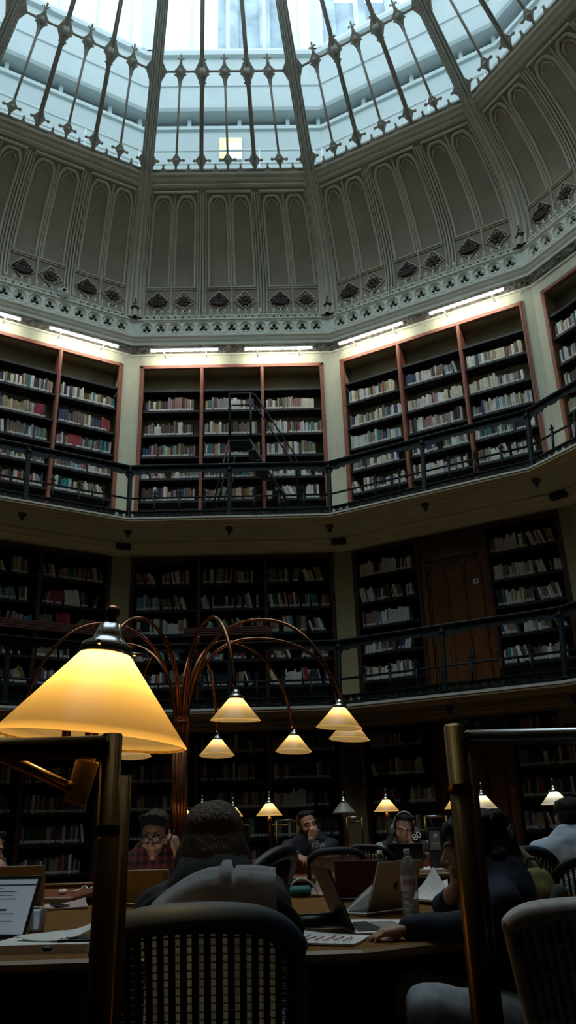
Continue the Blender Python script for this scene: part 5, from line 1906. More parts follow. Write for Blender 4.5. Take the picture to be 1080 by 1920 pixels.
# phone, pens
p = tab(112, 1700, TZ + 0.010)
t = thing('phone', 'dark phone lying on the pinkish papers', 'phone', p, 0.5)
MB().bevel_box((0, 0, 0.006), (0.07, 0.14, 0.009), 0.003).build('case', M['black'], t)
MB().box((0, 0, 0.0108), (0.062, 0.128, 0.0006)).build('screen', M['screen_off'], t)
for (x, y, a), lab in zip([(150, 1760, 1.3), (138, 1764, 1.5)], ['pen lying on the note pad, farther from us', 'pen lying on the note pad, nearer to us']):
    p = tab(x, y, TZ + 0.034)
    t = thing('pen', lab, 'pen', p, a, 'pens on the note pad')
    MB().tube([(0, -0.07, 0), (0, 0.05, 0)], 0.0045, 8).build('barrel', M['black'], t)
    MB().tube([(0, 0.05, 0), (0, 0.065, 0), (0, 0.072, 0)], [0.0045, 0.003, 0.001], 8).build('tip', M['chrome'], t)
p = tab(88, 1783, TZ + 0.028)
tag(MB().bevel_box((0, 0, 0.006), (0.025, 0.018, 0.012), 0.003).build('eraser', M['black'], loc=p, rotz=0.4), 'small dark eraser on the thick note pad', 'eraser')
# clear tumbler
p = tab(66, 1760)
t = thing('tumbler', 'clear plastic tumbler behind the document laptop', 'cup', p)
MB().lathe([(0.001, 0.004), (0.026, 0.004), (0.033, 0.095), (0.035, 0.095), (0.028, 0.0), (0.001, 0.0)], 20).build('cup', M['bottle'], t)
MB().lathe([(0.001, 0.03), (0.027, 0.03), (0.0265, 0.006), (0.001, 0.006)], 18).build('drink', M['edge'], t)
# steel flask
p = tab(225, 1694)
t = thing('flask', 'slim pale steel flask left of the plaid man\'s laptop', 'flask', p)
MB().lathe([(0.001, 0), (0.03, 0), (0.032, 0.01), (0.032, 0.17), (0.022, 0.19), (0.001, 0.19)], 20).build('body', M['thermos'], t)
MB().lathe([(0.021, 0.188), (0.023, 0.192), (0.022, 0.215), (0.012, 0.222), (0.001, 0.222)], 16).build('cap', M['label'], t)
# big water bottle
p = tab(772, 1722)
t = thing('water_bottle', 'tall clear water bottle with a pinkish label on the right of the table', 'bottle', p)
sc_ = (at(772, 1592, CAM.y * -1 + p.y).z - TZ) / 0.315
B = lambda pr: [(r * sc_, z * sc_) for r, z in pr]
MB().lathe(B([(0.001, 0.006), (0.03, 0.0), (0.043, 0.012), (0.043, 0.03), (0.040, 0.036), (0.043, 0.042), (0.043, 0.06), (0.040, 0.066), (0.043, 0.072), (0.043, 0.09), (0.040, 0.096), (0.043, 0.102), (0.043, 0.118), (0.0415, 0.122),
               (0.0415, 0.195), (0.043, 0.20), (0.041, 0.225), (0.030, 0.262), (0.017, 0.285), (0.014, 0.29), (0.014, 0.302)]), 28).build('body', M['bottle'], t)
MB().lathe(B([(0.0425, 0.124), (0.0428, 0.126), (0.0428, 0.193), (0.0425, 0.195)]), 28).build('label', M['bottle_label'], t)
b = MB()
for i in range(4):
    a = rad(-130 + 22 * i)
    b.box((0.0430 * sc_ * math.cos(a), 0.0430 * sc_ * math.sin(a), 0.165 * sc_), (0.001, 0.009, 0.016 if i % 3 else 0.022), rot=Matrix.Rotation(a, 3, 'Z'))
b.build('label_print', M['lips'], t)
MB().lathe(B([(0.001, 0.064), (0.041, 0.064), (0.0412, 0.02), (0.029, 0.006), (0.001, 0.008)]), 24).build('water', M['bottle'], t)
MB().lathe(B([(0.016, 0.294), (0.0165, 0.297), (0.0165, 0.313), (0.015, 0.316), (0.001, 0.316)]), 20).build('cap', M['shirt_white'], t)
MB().tube([(0.02 * sc_ * math.cos(a), -0.03 * sc_, 0.262 * sc_ + 0.016 * math.sin(a)) for a in [2 * math.pi * i / 16 for i in range(16)]], 0.002, 5, closed=True).build('carry_ring', M['label'], t)
# green bottle and small bottle
p = tab(716, 1668)
t = thing('water_bottle', 'green glass bottle with a round pale label behind the laptops', 'bottle', p)
hb = at(716, 1594, p.y - CAM.y).z - TZ
MB().lathe([(0.001, 0), (0.034, 0), (0.036, 0.01), (0.036, hb * 0.6), (0.028, hb * 0.72), (0.014, hb * 0.86), (0.013, hb * 0.97), (0.001, hb * 0.97)], 20).build('body', M['greenglass'], t)
MB().lathe([(0.0155, hb * 0.90), (0.0155, hb), (0.001, hb)], 16).build('cap', M['label'], t)
b = MB()
b.extrude([(0.026 * math.cos(2 * math.pi * i / 20), 0.028 * math.sin(2 * math.pi * i / 20)) for i in range(20)], lambda x, z, d: (x, -0.0365 - d, hb * 0.52 + z), -0.008, 0.001)
b.build('round_label', M['label'], t)
p = tab(697, 1662)
t = thing('water_bottle', 'small clear bottle with white cap next to the green one', 'bottle', p)
hb = at(697, 1615, p.y - CAM.y).z - TZ
MB().lathe([(0.001, 0), (0.024, 0), (0.026, 0.01), (0.026, hb * 0.7), (0.012, hb * 0.86), (0.001, hb * 0.88)], 16).build('body', M['bottle'], t)
MB().lathe([(0.014, hb * 0.86), (0.015, hb * 0.88), (0.015, hb), (0.001, hb)], 16).build('cap', M['label'], t)
# mouse and cable on the left desk
p = at(119, 1653, 5.9)
t = thing('computer_mouse', 'white computer mouse on the dark left desk', 'mouse', (p.x, p.y, TZ))
MB().ball((0, 0, 0.016), 0.03, 8, sc_=(1, 1.6, 0.6)).build('shell', M['label'], t)
MB().ball((0, -0.03, 0.026), 0.007, 6, sc_=(0.6, 1, 1)).build('wheel', M['black'], t)
b = MB()
b.tube([Vector((0.0, 0, 0.012))] + [Vector((0.05 + 0.02 * i, 0.03 * math.sin(i * 1.3), 0.02 + 0.025 * abs(math.sin(i * 0.9)))) for i in range(12)], 0.006, 6)
tag(b.build('cable', M['label'], loc=(at(135, 1652, 5.9).x, p.y, TZ)), 'tangled white cable beside the mouse on the dark left desk', 'cable')
# tall menu-like card stand right of the headphones man
p = at(822, 1640, 7.4)
t = thing('notice_stand', 'dark leaflet board standing left of the profile woman\'s face', 'sign', (p.x, p.y, TZ))
zt = at(822, 1552, 7.4).z - TZ
MB().bevel_box((0, 0, zt / 2), (0.12, 0.02, zt), 0.004).build('board', M['sweater'], t)
MB().box((-0.005, -0.012, zt - 0.10), (0.09, 0.003, 0.15)).build('leaflet', M['grey'], t)
MB().ball((0.0, -0.014, zt - 0.07), 0.022, 8, sc_=(1, 0.2, 1)).build('emblem', M['label'], t)
for i in range(2):
    MB().box((0.0, -0.0145, zt - 0.125 - 0.02 * i), (0.06, 0.002, 0.008)).build('text_line', M['label'], t)
import time
import numpy as np
# ---------------------------------------------------------------- people: continuous bodies grown from tapered limbs
def frame_from(fwd, up=(0, 0, 1)):
    """columns: right hand side of the person, forward, up"""
    f = Vector(fwd).normalized()
    u = Vector(up)
    r = f.cross(u).normalized()
    u = r.cross(f).normalized()
    return Matrix((r, f, u)).transposed()


class Flesh:
    def __init__(self):
        self.b = MB()

    def limb(self, p0, r0, p1, r1, squash=None):
        p0, p1 = Vector(p0), Vector(p1)
        n = 6
        self.b.tube([p0.lerp(p1, i / n) for i in range(n + 1)], [r0 + (r1 - r0) * i / n for i in range(n + 1)], 14, squash=squash)
        self.b.ball(p0, r0, 8)
        self.b.ball(p1, r1, 8)
        return self

    def chain(self, pts, rs):
        for i in range(len(pts) - 1):
            self.limb(pts[i], rs[i], pts[i + 1], rs[i + 1])
        return self

    def ell(self, c, radii, m=None):
        self.b.ball(c, 1.0, 12, sc_=radii, rot=m)
        return self

    def grow(self, name, mats, voxel=0.006, smooth=3, parent=None, paint=None, jitter=0.0, seed=0):
        """fuse every piece into one continuous skin"""
        o = self.b.build(name + '_raw', [], fix=False)
        t_0 = time.time()
        md = o.modifiers.new('fuse', 'REMESH')
        md.mode = 'VOXEL'
        md.voxel_size = voxel
        md.use_smooth_shade = True
        if smooth:
            ms = o.modifiers.new('relax', 'SMOOTH')
            ms.iterations = smooth
            ms.factor = 0.5
        dg = bpy.context.evaluated_depsgraph_get()
        me = bpy.data.meshes.new_from_object(o.evaluated_get(dg))
        print('GROW', name, len(me.polygons), round(time.time() - t_0, 2))
        raw = o.data
        bpy.data.objects.remove(o)
        bpy.data.meshes.remove(raw)
        me.name = name
        me.materials.clear()
        for m in (mats if isinstance(mats, (list, tuple)) else [mats]):
            me.materials.append(m)
        nv, npoly = len(me.vertices), len(me.polygons)
        if jitter:
            co = np.empty(nv * 3, np.float32)
            no = np.empty(nv * 3, np.float32)
            me.vertices.foreach_get('co', co)
            me.vertices.foreach_get('normal', no)
            q, no = co.reshape(-1, 3), no.reshape(-1, 3)
            amp = np.sin(q[:, 0] * 61 + q[:, 2] * 23 + seed) * 0.5 + np.sin(q[:, 2] * 47 + q[:, 1] * 53 + 2 * seed) * 0.5
            q += no * (amp * jitter)[:, None]
            me.vertices.foreach_set('co', q.reshape(-1))
        if paint:
            ce = np.empty(npoly * 3, np.float32)
            me.polygons.foreach_get('center', ce)
            me.polygons.foreach_set('material_index', paint(ce.reshape(-1, 3)).astype(np.int32))
        me.polygons.foreach_set('use_smooth', [True] * len(me.polygons))
        out = bpy.data.objects.new(name, me)
        C.objects.link(out)
        if parent is not None:
            out.parent = parent
        return out


def add_head(fl, c, m, s=1.0, female=False):
    """c centre between the ears; m columns right, forward, up"""
    P = lambda x, y, z: Vector(c) + m @ (Vector((x, y, z)) * s)
    R3 = lambda a, b_, d: (a * s, b_ * s, d * s)
    fl.ell(P(0, -0.015, 0.036), R3(0.074, 0.094, 0.080), m)
    fl.ell(P(0, 0.035, -0.012), R3(0.061, 0.060, 0.078), m)
    fl.ell(P(0, 0.036, -0.066), R3(0.047 if not female else 0.043, 0.052, 0.040), m)
    fl.ell(P(0, 0.072, -0.098), R3(0.021, 0.020, 0.017), m)
    fl.limb(P(0, 0.090, 0.016), 0.0085 * s, P(0, 0.112, -0.024), 0.0125 * s)
    for sx in (-1, 1):
        fl.ell(P(sx * 0.012, 0.100, -0.030), R3(0.009, 0.010, 0.008), m)
        fl.ell(P(sx * 0.040, 0.062, -0.024), R3(0.024, 0.026, 0.024), m)
        fl.limb(P(sx * 0.014, 0.088, 0.028), 0.009 * s, P(sx * 0.046, 0.073, 0.030), 0.010 * s)
        fl.ell(P(sx * 0.031, 0.077, 0.006), R3(0.0135, 0.0125, 0.0105), m)
        fl.ell(P(sx * 0.076, -0.006, -0.006), R3(0.010, 0.020, 0.032), m)
        fl.ell(P(sx * 0.080, -0.012, 0.012), R3(0.009, 0.014, 0.016), m)
    fl.limb(P(-0.018, 0.088, -0.060), 0.0075 * s, P(0.018, 0.088, -0.060), 0.0075 * s)
    fl.limb(P(-0.013, 0.087, -0.072), 0.0085 * s, P(0.013, 0.087, -0.072), 0.0085 * s)
    return P


def head_paint(c, m, s, stubble=False, extra=None):
    mt = np.array([list(r) for r in m], np.float32)
    c = np.array(c, np.float32)

    def f(p):
        q = (p - c) @ mt / s
        x, y, z = q[:, 0], q[:, 1], q[:, 2]
        out = np.zeros(len(p), np.int32)
        near = (abs(x) < 0.09) & (abs(y) < 0.14) & (abs(z) < 0.14)
        if stubble:
            out[near & (y > -0.01) & (z < -0.05) & ~((y > 0.076) & (abs(x) < 0.02))] = 5
        out[near & (y > 0.078) & (abs(x) < 0.024) & (z > -0.082) & (z < -0.054)] = 3
        for sx in (-1, 1):
            dx, dz = x - sx * 0.031, z - 0.004
            front = near & (y > 0.066)
            out[front & (abs(dx) < 0.019) & (abs(z - 0.026 - 0.004 * (1 - abs(dx) / 0.019)) < 0.0048)] = 4
            out[front & ((dx / 0.0135) ** 2 + (dz / 0.006) ** 2 < 1)] = 1
            out[front & (dx * dx + dz * dz < 0.0052 ** 2)] = 2
        return out
    return f


def add_hand(fl, wrist, fingers_dir, palm_dir, side, curl=(20, 30, 20), s=1.0, thumb_in=0.4, spread=6):
    """wrist point, direction of the knuckles, direction the palm faces; side +1 puts the thumb on d x n"""
    d = Vector(fingers_dir).normalized()
    n = Vector(palm_dir)
    n = (n - d * n.dot(d)).normalized()
    t = d.cross(n) * side              # towards the thumb
    w = Vector(wrist)
    base = [(0.030, 0.088), (0.010, 0.092), (-0.011, 0.088), (-0.030, 0.080)]
    lens = [(0.040, 0.024, 0.020), (0.044, 0.028, 0.022), (0.041, 0.026, 0.021), (0.032, 0.020, 0.018)]
    rad_ = [0.0088, 0.0090, 0.0085, 0.0076]
    for (bx_, by_), ln, r in zip(base, lens, rad_):
        k = w + (t * bx_ + d * by_) * s
        fl.limb(w + t * bx_ * 0.55 * s + d * 0.012 * s, 0.0165 * s, k, 0.0125 * s)
        fl.limb(w + t * bx_ * 0.8 * s + d * 0.045 * s + n * 0.006 * s, 0.015 * s, k, 0.011 * s)
        a = 0.0
        q = k
        fan = rad(spread) * bx_ / 0.03
        dd = (d * math.cos(fan) + t * math.sin(fan)).normalized()
        for j, L in enumerate(ln):
            a += rad(curl[j])
            e = q + (dd * math.cos(a) + n * math.sin(a)) * L * s
            fl.limb(q, r * (1 - 0.09 * j) * s, e, r * (1 - 0.09 * (j + 1)) * s)
            q = e
    k0 = w + (t * 0.026 + d * 0.022 + n * 0.008) * s
    k1 = k0 + (t * 0.030 + d * 0.030 + n * (0.01 + 0.02 * thumb_in)) * s
    k2 = k1 + (t * 0.006 * (1 - thumb_in) + d * 0.030 + n * 0.014 * thumb_in) * s
    k3 = k2 + (t * -0.006 * thumb_in + d * 0.024 + n * 0.008 * thumb_in) * s
    fl.chain([k0, k1, k2, k3], [0.015 * s, 0.0115 * s, 0.0098 * s, 0.008 * s])


def person(name, label, head, look, hip, shoulder_y, arms, look_up=(0, 0, 1), female=False, voxel=0.006, s=1.0, hair='hair_black', hair_fn=None, top='jacket', bottom='jeans',
           sh_w=0.19, chest=0.115, stubble=False, knees=None, sleeves=1.0, paint_top=None, top_mats=None, head_s=None, collar=0.0):
    """arms: two dicts (left, right seen from behind the person's own face) with elbow, wrist, and hand settings"""
    head, hip = Vector(head), Vector(hip)
    hs = head_s or s
    m = frame_from(look, look_up)
    t = thing('person', label, 'person', (hip.x, hip.y, 0))
    o = Vector((hip.x, hip.y, 0))
    H, hp = head - o, hip - o
    face = Vector((Vector(look).x, Vector(look).y, 0)).normalized()
    body_f = Vector((*shoulder_y, 0)).normalized() if shoulder_y is not None else face
    right = body_f.cross(Vector((0, 0, 1)))
    nb = H + m @ Vector((0, -0.025, -0.085)) * hs
    chest_c = nb + (hp - nb) * 0.24
    sh = [nb + (hp - nb).normalized() * 0.085 + right * sx * sh_w for sx in (-1, 1)]
    fl = Flesh()
    P = add_head(fl, H, m, hs, female)
    fl.limb(P(0, -0.02, -0.05), 0.050 * hs, nb + Vector((0, 0, -0.03)), 0.054 * hs)
    cl = Flesh()
    # trunk
    for f_, g in ((fl, 0.0), (cl, 0.014)):
        mt = Matrix((right, body_f, Vector((0, 0, 1)))).transposed()
        f_.ell(chest_c, (sh_w * 0.86 + g, chest + g, 0.19 + g), mt)
        f_.ell(nb + (hp - nb) * 0.58, (sh_w * 0.78 + g, chest * 0.95 + g, 0.19 + g), mt)
        f_.ell(hp + Vector((0, 0, 0.06)), (sh_w * 0.88 + g, chest * 1.1 + g, 0.13 + g), mt)
        for sx in (0, 1):
            f_.limb(nb + (hp - nb).normalized() * 0.045, 0.052 + g, sh[sx], 0.052 + g)
    if collar:
        cl.limb(nb + Vector((0, 0, -0.01)), 0.066, nb + Vector((0, 0, -0.05)), 0.075)
    for sx, a in zip((0, 1), arms):
        if a is None:
            a = dict(elbow=tuple(sh[sx] + o + Vector((0, 0, -0.26)) + right * (-0.05 if sx == 0 else 0.05)), wrist=tuple(sh[sx] + o + Vector((0, 0, -0.33)) + body_f * 0.22))
        el, wr = Vector(a['elbow']) - o, Vector(a['wrist']) - o
        fl.limb(sh[sx], 0.046 * s, el, 0.036 * s)
        fl.limb(el, 0.037 * s, wr, 0.026 * s)
        cut = a.get('cuff', 0.93)
        cl.limb(sh[sx], 0.060 * s, el, 0.050 * s)
        cl.limb(el, 0.050 * s, el.lerp(wr, cut), 0.040 * s)
        if 'dir' in a:
            add_hand(fl, wr, a['dir'], a['palm'], a.get('side', 1), a.get('curl', (20, 30, 20)), a.get('s', 1.0), a.get('thumb', 0.4), a.get('spread', 6))
        else:
            add_hand(fl, wr, (wr - el), Vector((0, 0, -1)), 1 if sx else -1, (25, 30, 20))
    # legs, seated
    pants = Flesh()
    for sx in (-1, 1):
        hj = hp + right * sx * 0.09
        kn = (Vector(knees[0 if sx < 0 else 1]) - o) if knees else hj + body_f * 0.42 + right * sx * 0.05 + Vector((0, 0, 0.02))
        ft = Vector((kn.x, kn.y, 0.09)) - body_f * 0.03
        for f_, g in ((fl, 0), (pants, 0.013)):
            f_.limb(hj, 0.078 + g, kn, 0.055 + g)
            f_.limb(kn, 0.054 + g, ft, 0.036 + g * 1.6)
        pants.limb(hp, 0.12, hj, 0.10)
        fl.limb(ft + Vector((0, 0, -0.045)), 0.038, ft + body_f * 0.15 + Vector((0, 0, -0.055)), 0.03)
    b = fl.grow('body', [M['skin'], M['eyewhite'], M['iris'], M['lips'], M[hair], M['stubble']], voxel, 2, t, head_paint(H, m, hs, stubble))
    cl.grow('top', top_mats or M[top], max(voxel, 0.008), 3, t, paint_top, 0.004, len(label))
    pants.grow('trousers', M[bottom], 0.014, 3, t, None, 0.004, 3)
    if hair_fn:
        hf = Flesh()
        hair_fn(hf, P, m, hs)
        hf.grow('hair', M[hair], 0.006, 2, t, None, 0.0035, 5)
    return t, P, m, o


def short_hair(hf, P, m, s, fringe=0.0, volume=0.0):
    v = volume
    R3 = lambda a, b_, d: (a * s, b_ * s, d * s)
    hf.ell(P(0, -0.034, 0.062 + v * 0.5), R3(0.080 + v, 0.087 + v, 0.068 + v), m)
    hf.ell(P(0, -0.058, 0.020), R3(0.074 + v * 0.6, 0.060 + v * 0.5, 0.080), m)
    r = random.Random(int(abs(fringe) * 1000) + 3)
    for i in range(11):
        x = -0.06 + 0.012 * i
        hf.limb(P(x, 0.03, 0.100 + r.uniform(-0.004, 0.008)), 0.018 * s, P(x * 1.02 + r.uniform(-0.006, 0.006), 0.054 - abs(x) * 0.45 + fringe, 0.088 + r.uniform(-0.008, 0.008)), 0.010 * s)
    for sx in (-1, 1):
        hf.limb(P(sx * 0.072, 0.005, 0.05), 0.016 * s, P(sx * 0.075, 0.022, 0.0), 0.008 * s)


def quiff(hf, P, m, s):
    short_hair(hf, P, m, s, 0.01, 0.006)
    for i in range(9):
        x = -0.05 + 0.0125 * i
        hf.limb(P(x, 0.02, 0.11), 0.024 * s, P(x + 0.008, 0.07, 0.118 + 0.01 * math.sin(i * 2)), 0.016 * s)


def long_back(hf, P, m, s):
    R3 = lambda a, b_, d: (a * s, b_ * s, d * s)
    hf.ell(P(0, -0.03, 0.05), R3(0.094, 0.102, 0.082), m)
    hf.ell(P(0, -0.055, -0.03), R3(0.098, 0.078, 0.115), m)
    r = random.Random(4)
    for i in range(26):
        u = -1 + 2 * i / 25
        x = u * 0.092
        L = -0.20 - 0.07 * r.random() - 0.02 * (1 - abs(u))
        hf.chain([P(x * 0.7, -0.06 + 0.05 * u * u, 0.06), P(x * 1.02, -0.105 + 0.09 * u * u, -0.05), P(x * 1.18, -0.10 + 0.10 * u * u, -0.14), P(x * 1.22 + r.uniform(-0.012, 0.012), -0.08 + 0.09 * u * u, L)], [0.03 * s, 0.024 * s, 0.02 * s, 0.007 * s])


def curly_bob(hf, P, m, s):
    R3 = lambda a, b_, d: (a * s, b_ * s, d * s)
    hf.ell(P(0, -0.035, 0.045), R3(0.092, 0.104, 0.086), m)
    hf.ell(P(0, -0.085, -0.03), R3(0.088, 0.070, 0.11), m)
    r = random.Random(8)
    for i in range(40):
        a = r.uniform(-2.6, 2.6)
        z = r.uniform(-0.13, 0.09)
        rr = 0.10 + 0.012 * r.random()
        y = -0.05 - rr * math.cos(a) * 0.9
        if y > 0.0 and z < 0.03:
            continue
        hf.ell(P(math.sin(a) * rr * 0.92, y, z), R3(0.024, 0.024, 0.028))
    for sx in (-1, 1):
        hf.chain([P(sx * 0.055, 0.055, 0.085), P(sx * 0.078, 0.045, 0.03), P(sx * 0.084, 0.025, -0.05), P(sx * 0.08, 0.015, -0.11)], [0.024 * s, 0.02 * s, 0.02 * s, 0.012 * s])
    for i in range(5):
        x = -0.045 + 0.0225 * i
        hf.limb(P(x, 0.03, 0.10), 0.024 * s, P(x * 1.2, 0.072, 0.07), 0.014 * s)


# man in plaid shirt behind his laptop, fist with a black pen against his ear
d = 5.0
hd = at(291, 1567, d)
hip = Vector((hd.x + 0.0, hd.y + 0.16, 0.50))
el_l = at(347, 1668, d - 0.12)
wr_l = at(333, 1602, d - 0.06)
el_r = at(233, 1672, d - 0.08)
wr_r = at(288, 1682, d - 0.30)
t, P, m, o = person('person', 'man in dark red plaid shirt and glasses reading at a beige laptop', hd, (-0.12, -1, -0.30), hip, (0, -1),
                    (dict(elbow=el_l, wrist=wr_l, dir=(-0.25, 0.05, 1), palm=(-1, 0.35, 0), side=-1, curl=(55, 75, 50), thumb=0.6, cuff=0.75),
                     dict(elbow=el_r, wrist=wr_r, dir=(1, -0.25, -0.1), palm=(0, 0, -1), side=-1, curl=(15, 25, 20), cuff=0.25)),
                    top='plaid', hair_fn=quiff, voxel=0.0055, sh_w=0.205, chest=0.12, stubble=True, collar=1)
b = MB()
for sx in (-1, 1):
    c = P(sx * 0.032, 0.100, 0.004)
    pts = []
    for i in range(20):
        a = 2 * math.pi * i / 20
        e = 0.5
        x, z = 0.025 * math.copysign(abs(math.cos(a)) ** e, math.cos(a)), 0.018 * math.copysign(abs(math.sin(a)) ** e, math.sin(a))
        pts.append(c + m @ Vector((x, 0, z)))
    b.tube(pts, 0.0028, 6, closed=True)
    b.tube([P(sx * 0.057, 0.098, 0.012), P(sx * 0.076, 0.05, 0.012), P(sx * 0.082, -0.01, 0.008)], 0.0025, 6)
b.tube([P(-0.008, 0.104, 0.008), P(0, 0.106, 0.011), P(0.008, 0.104, 0.008)], 0.0025, 6)
b.build('glasses', M['black'], t)
pn = thing('pen', 'black pen in the raised fist of the man in plaid', 'pen', wr_l + Vector((-0.045, -0.03, 0.06)))
MB().tube([(-0.02, 0, -0.03), (0.03, 0.0, 0.07)], 0.0045, 8).build('barrel', M['black'], pn)
MB().tube([(-0.02, 0, -0.03), (-0.026, 0, -0.042)], [0.0045, 0.001], 8).build('tip', M['chrome'], pn)

# woman with long brown hair, seen from behind
d = 2.52
hd = at(400, 1590, d)
hip = Vector((at(408, 1600, 2.42).x, CAM.y + 2.38, 0.52))
person('person', 'long-haired woman in charcoal sweater seen from behind, grey coat on her chair', hd, (-0.05, 1, -0.22), hip, (0, 1),
       (dict(elbow=at(338, 1676, 2.60), wrist=(hip.x - 0.12, hip.y + 0.50, 0.79)), dict(elbow=at(508, 1672, 2.62), wrist=(hip.x + 0.12, hip.y + 0.52, 0.79))),
       female=True, top='sweater', hair='hair_brown', hair_fn=long_back, sh_w=0.155, chest=0.10, voxel=0.006, collar=1, head_s=0.94)

# man far back in navy, chin on hand
d = 8.15
hd = at(577, 1549, d)
hip = Vector((hd.x + 0.06, hd.y + 0.12, 0.52))
person('person', 'man in navy sweatshirt resting his chin on his hand, far behind the unlit lamp', hd, (0.28, -1, 0.02), hip, (0.05, -1),
       (dict(elbow=at(598, 1603, d - 0.3), wrist=at(583, 1575, d - 0.17), dir=(0.35, 0.15, 1), palm=(-0.3, 1, 0), side=-1, curl=(50, 60, 40), s=1.05, cuff=0.8),
        dict(elbow=at(540, 1600, d - 0.2), wrist=at(560, 1606, d - 0.45))),
       look_up=(-0.2, 0, 1), top='jacket', hair_fn=short_hair, stubble=True, voxel=0.0065, s=1.1, sh_w=0.21, head_s=1.1)
# lettering on the sweatshirt
def lettering(name, txt, size, m, parent, loc, rot):
    cu = bpy.data.curves.new(name, 'FONT')
    cu.body = txt
    cu.size = size
    cu.extrude = 0.0015
    cu.align_x = 'CENTER'
    o_ = bpy.data.objects.new(name, cu)
    C.objects.link(o_)
    me = bpy.data.meshes.new_from_object(o_.evaluated_get(bpy.context.evaluated_depsgraph_get()))
    bpy.data.objects.remove(o_)
    me.name = name
    me.materials.clear()
    me.materials.append(m)
    o_ = bpy.data.objects.new(name, me)
    C.objects.link(o_)
    o_.parent = parent
    o_.location = loc
    o_.rotation_euler = rot
    return o_


def on_cloth(tgt, x, y, dz=0.004):
    """first point of a person's clothes met by the line of sight through x, y"""
    v = image_dir((x - 540) / FPX, (960 - y) / FPX, 1.0).normalized()
    inv = tgt.matrix_world.inverted()
    ok, loc, nr, _ = tgt.ray_cast(inv @ CAM, inv.to_3x3() @ v)
    return (tgt.matrix_world @ loc - v * dz, nr) if ok else (at(x, y, 7.8), Vector((0, -1, 0)))


bpy.context.view_layer.update()
navy = [o_ for o_ in bpy.data.objects if o_.name.startswith('person') and 'navy sweatshirt' in o_.get('label', '')][0]
top_ = [c for c in navy.children if c.name.startswith('top')][0]
pp, nn = on_cloth(top_, 597, 1589, 0.006)
lettering('chest_print', 'nfw', 0.085, M['label'], navy, pp - Vector(navy.location), (math.pi / 2, 0, 0))

# man with headphones, cheek in his hand, black jersey with grey sleeves
d = 8.05
hd = at(757, 1555, d)
hip = Vector((hd.x + 0.0, hd.y + 0.15, 0.50))
o_h = Vector((hip.x, hip.y, 0))


def jersey_paint(p):
    return ((abs(p[:, 0]) > 0.215) & (p[:, 2] < 1.03)).astype(np.int32)


t, P, m, o = person('person', 'man with headphones in black jersey with grey sleeves, cheek in his hand', hd, (-0.10, -1, -0.30), hip, (0, -1),
                    (dict(elbow=at(788, 1604, d - 0.3), wrist=at(771, 1583, d - 0.14), dir=(-0.02, 0.12, 1), palm=(-1, 0.35, 0), side=-1, curl=(6, 10, 8), s=1.1, spread=3, cuff=0.5),
                     dict(elbow=at(724, 1602, d - 0.2), wrist=at(742, 1608, d - 0.5))),
                    look_up=(0.12, 0, 1), hair_fn=short_hair, voxel=0.0065, s=1.1, sh_w=0.215, head_s=1.14, top_mats=[M['jersey'], M['jersey_grey']], paint_top=jersey_paint)
b = MB()
b.tube([P(0.088 * math.cos(a), -0.01, 0.015 + 0.125 * math.sin(a)) for a in [math.pi * (-0.02 + 1.04 * i / 18) for i in range(19)]], 0.0065, 8)
b.build('headphone_band', M['label'], t)
for sx in (-1, 1):
    b = MB()
    b.lathe([(0.001, -0.014), (0.034, -0.014), (0.038, 0.0), (0.030, 0.016), (0.001, 0.018)], 16, c=P(sx * 0.094, -0.005, -0.004), rot=m @ Matrix.Rotation(math.pi / 2 * sx, 3, 'Y'))
    b.build('headphone_cup', M['grey'], t)
bpy.context.view_layer.update()
top_ = [c for c in t.children if c.name.startswith('top')][0]
for x, y, txt, ry in ((739, 1576, '3', 0.5), (784, 1568, '80', -0.5)):
    pp, nn = on_cloth(top_, x, y, 0.008)
    lettering('shoulder_number', txt, 0.085, M['label'], t, pp - Vector(t.location) + Vector((0, -0.01, -0.02)), (math.pi / 2 - 0.5, ry, 0))

# woman in profile on the right, one hand under her chin, the other on the laptop
d = 3.08
hd = at(884, 1590, d)
hip = Vector((hd.x + 0.16, hd.y - 0.02, 0.47))
el_r = at(834, 1699, 3.46)
wr_r = at(856, 1662, 3.20)
el_l = at(884, 1738, 2.90)
wr_l = at(768, 1740, 2.90)
t, P, m, o = person('person', 'dark-haired woman in navy jacket in profile, hand on laptop keyboard', hd, (-1, 0.10, -0.20), hip, (-1, 0.12),
                    (dict(elbow=el_l, wrist=wr_l, dir=(-1, 0.05, -0.12), palm=(0, 0, -1), side=-1, curl=(18, 35, 25), cuff=0.97),
                     dict(elbow=el_r, wrist=wr_r, dir=(-0.12, -0.30, 1), palm=(0.9, 0, 0.2), side=1, curl=(45, 55, 35), cuff=0.45)),
                    female=True, hair_fn=curly_bob, top='jacket', bottom='jeans', voxel=0.005, sh_w=0.175, chest=0.125, collar=1, head_s=0.98,
                    knees=(tuple(at(800, 1890, 2.75)), tuple(Vector(at(800, 1890, 2.75)) + Vector((0, 0.26, 0)))))

# man in white shirt at the right edge, back turned
d = 5.0
hd = at(1070, 1538, d)
hip = Vector((hd.x + 0.02, hd.y - 0.14, 0.50))
person('person', 'dark-haired man in white shirt seen from behind at the right edge', hd, (0.35, 1, -0.1), hip, (0.25, 1), (None, None), hair_fn=short_hair, top='shirt_white', voxel=0.008, sh_w=0.205, collar=1)

# person at the far left edge, hand at the mouth
d = 5.25
hd = at(-20, 1597, d)
hip = Vector((hd.x - 0.12, hd.y + 0.10, 0.50))
person('person', 'person with hand at mouth, cut off by the left picture edge', hd, (0.65, -0.8, -0.15), hip, (0.5, -1),
       (dict(elbow=at(8, 1688, d - 0.15), wrist=at(4, 1652, d - 0.13), dir=(-0.25, 0.05, 1), palm=(-0.8, 0.4, 0), side=-1, curl=(40, 50, 35), cuff=0.85), None),
       hair_fn=short_hair, top='sweater', voxel=0.007)


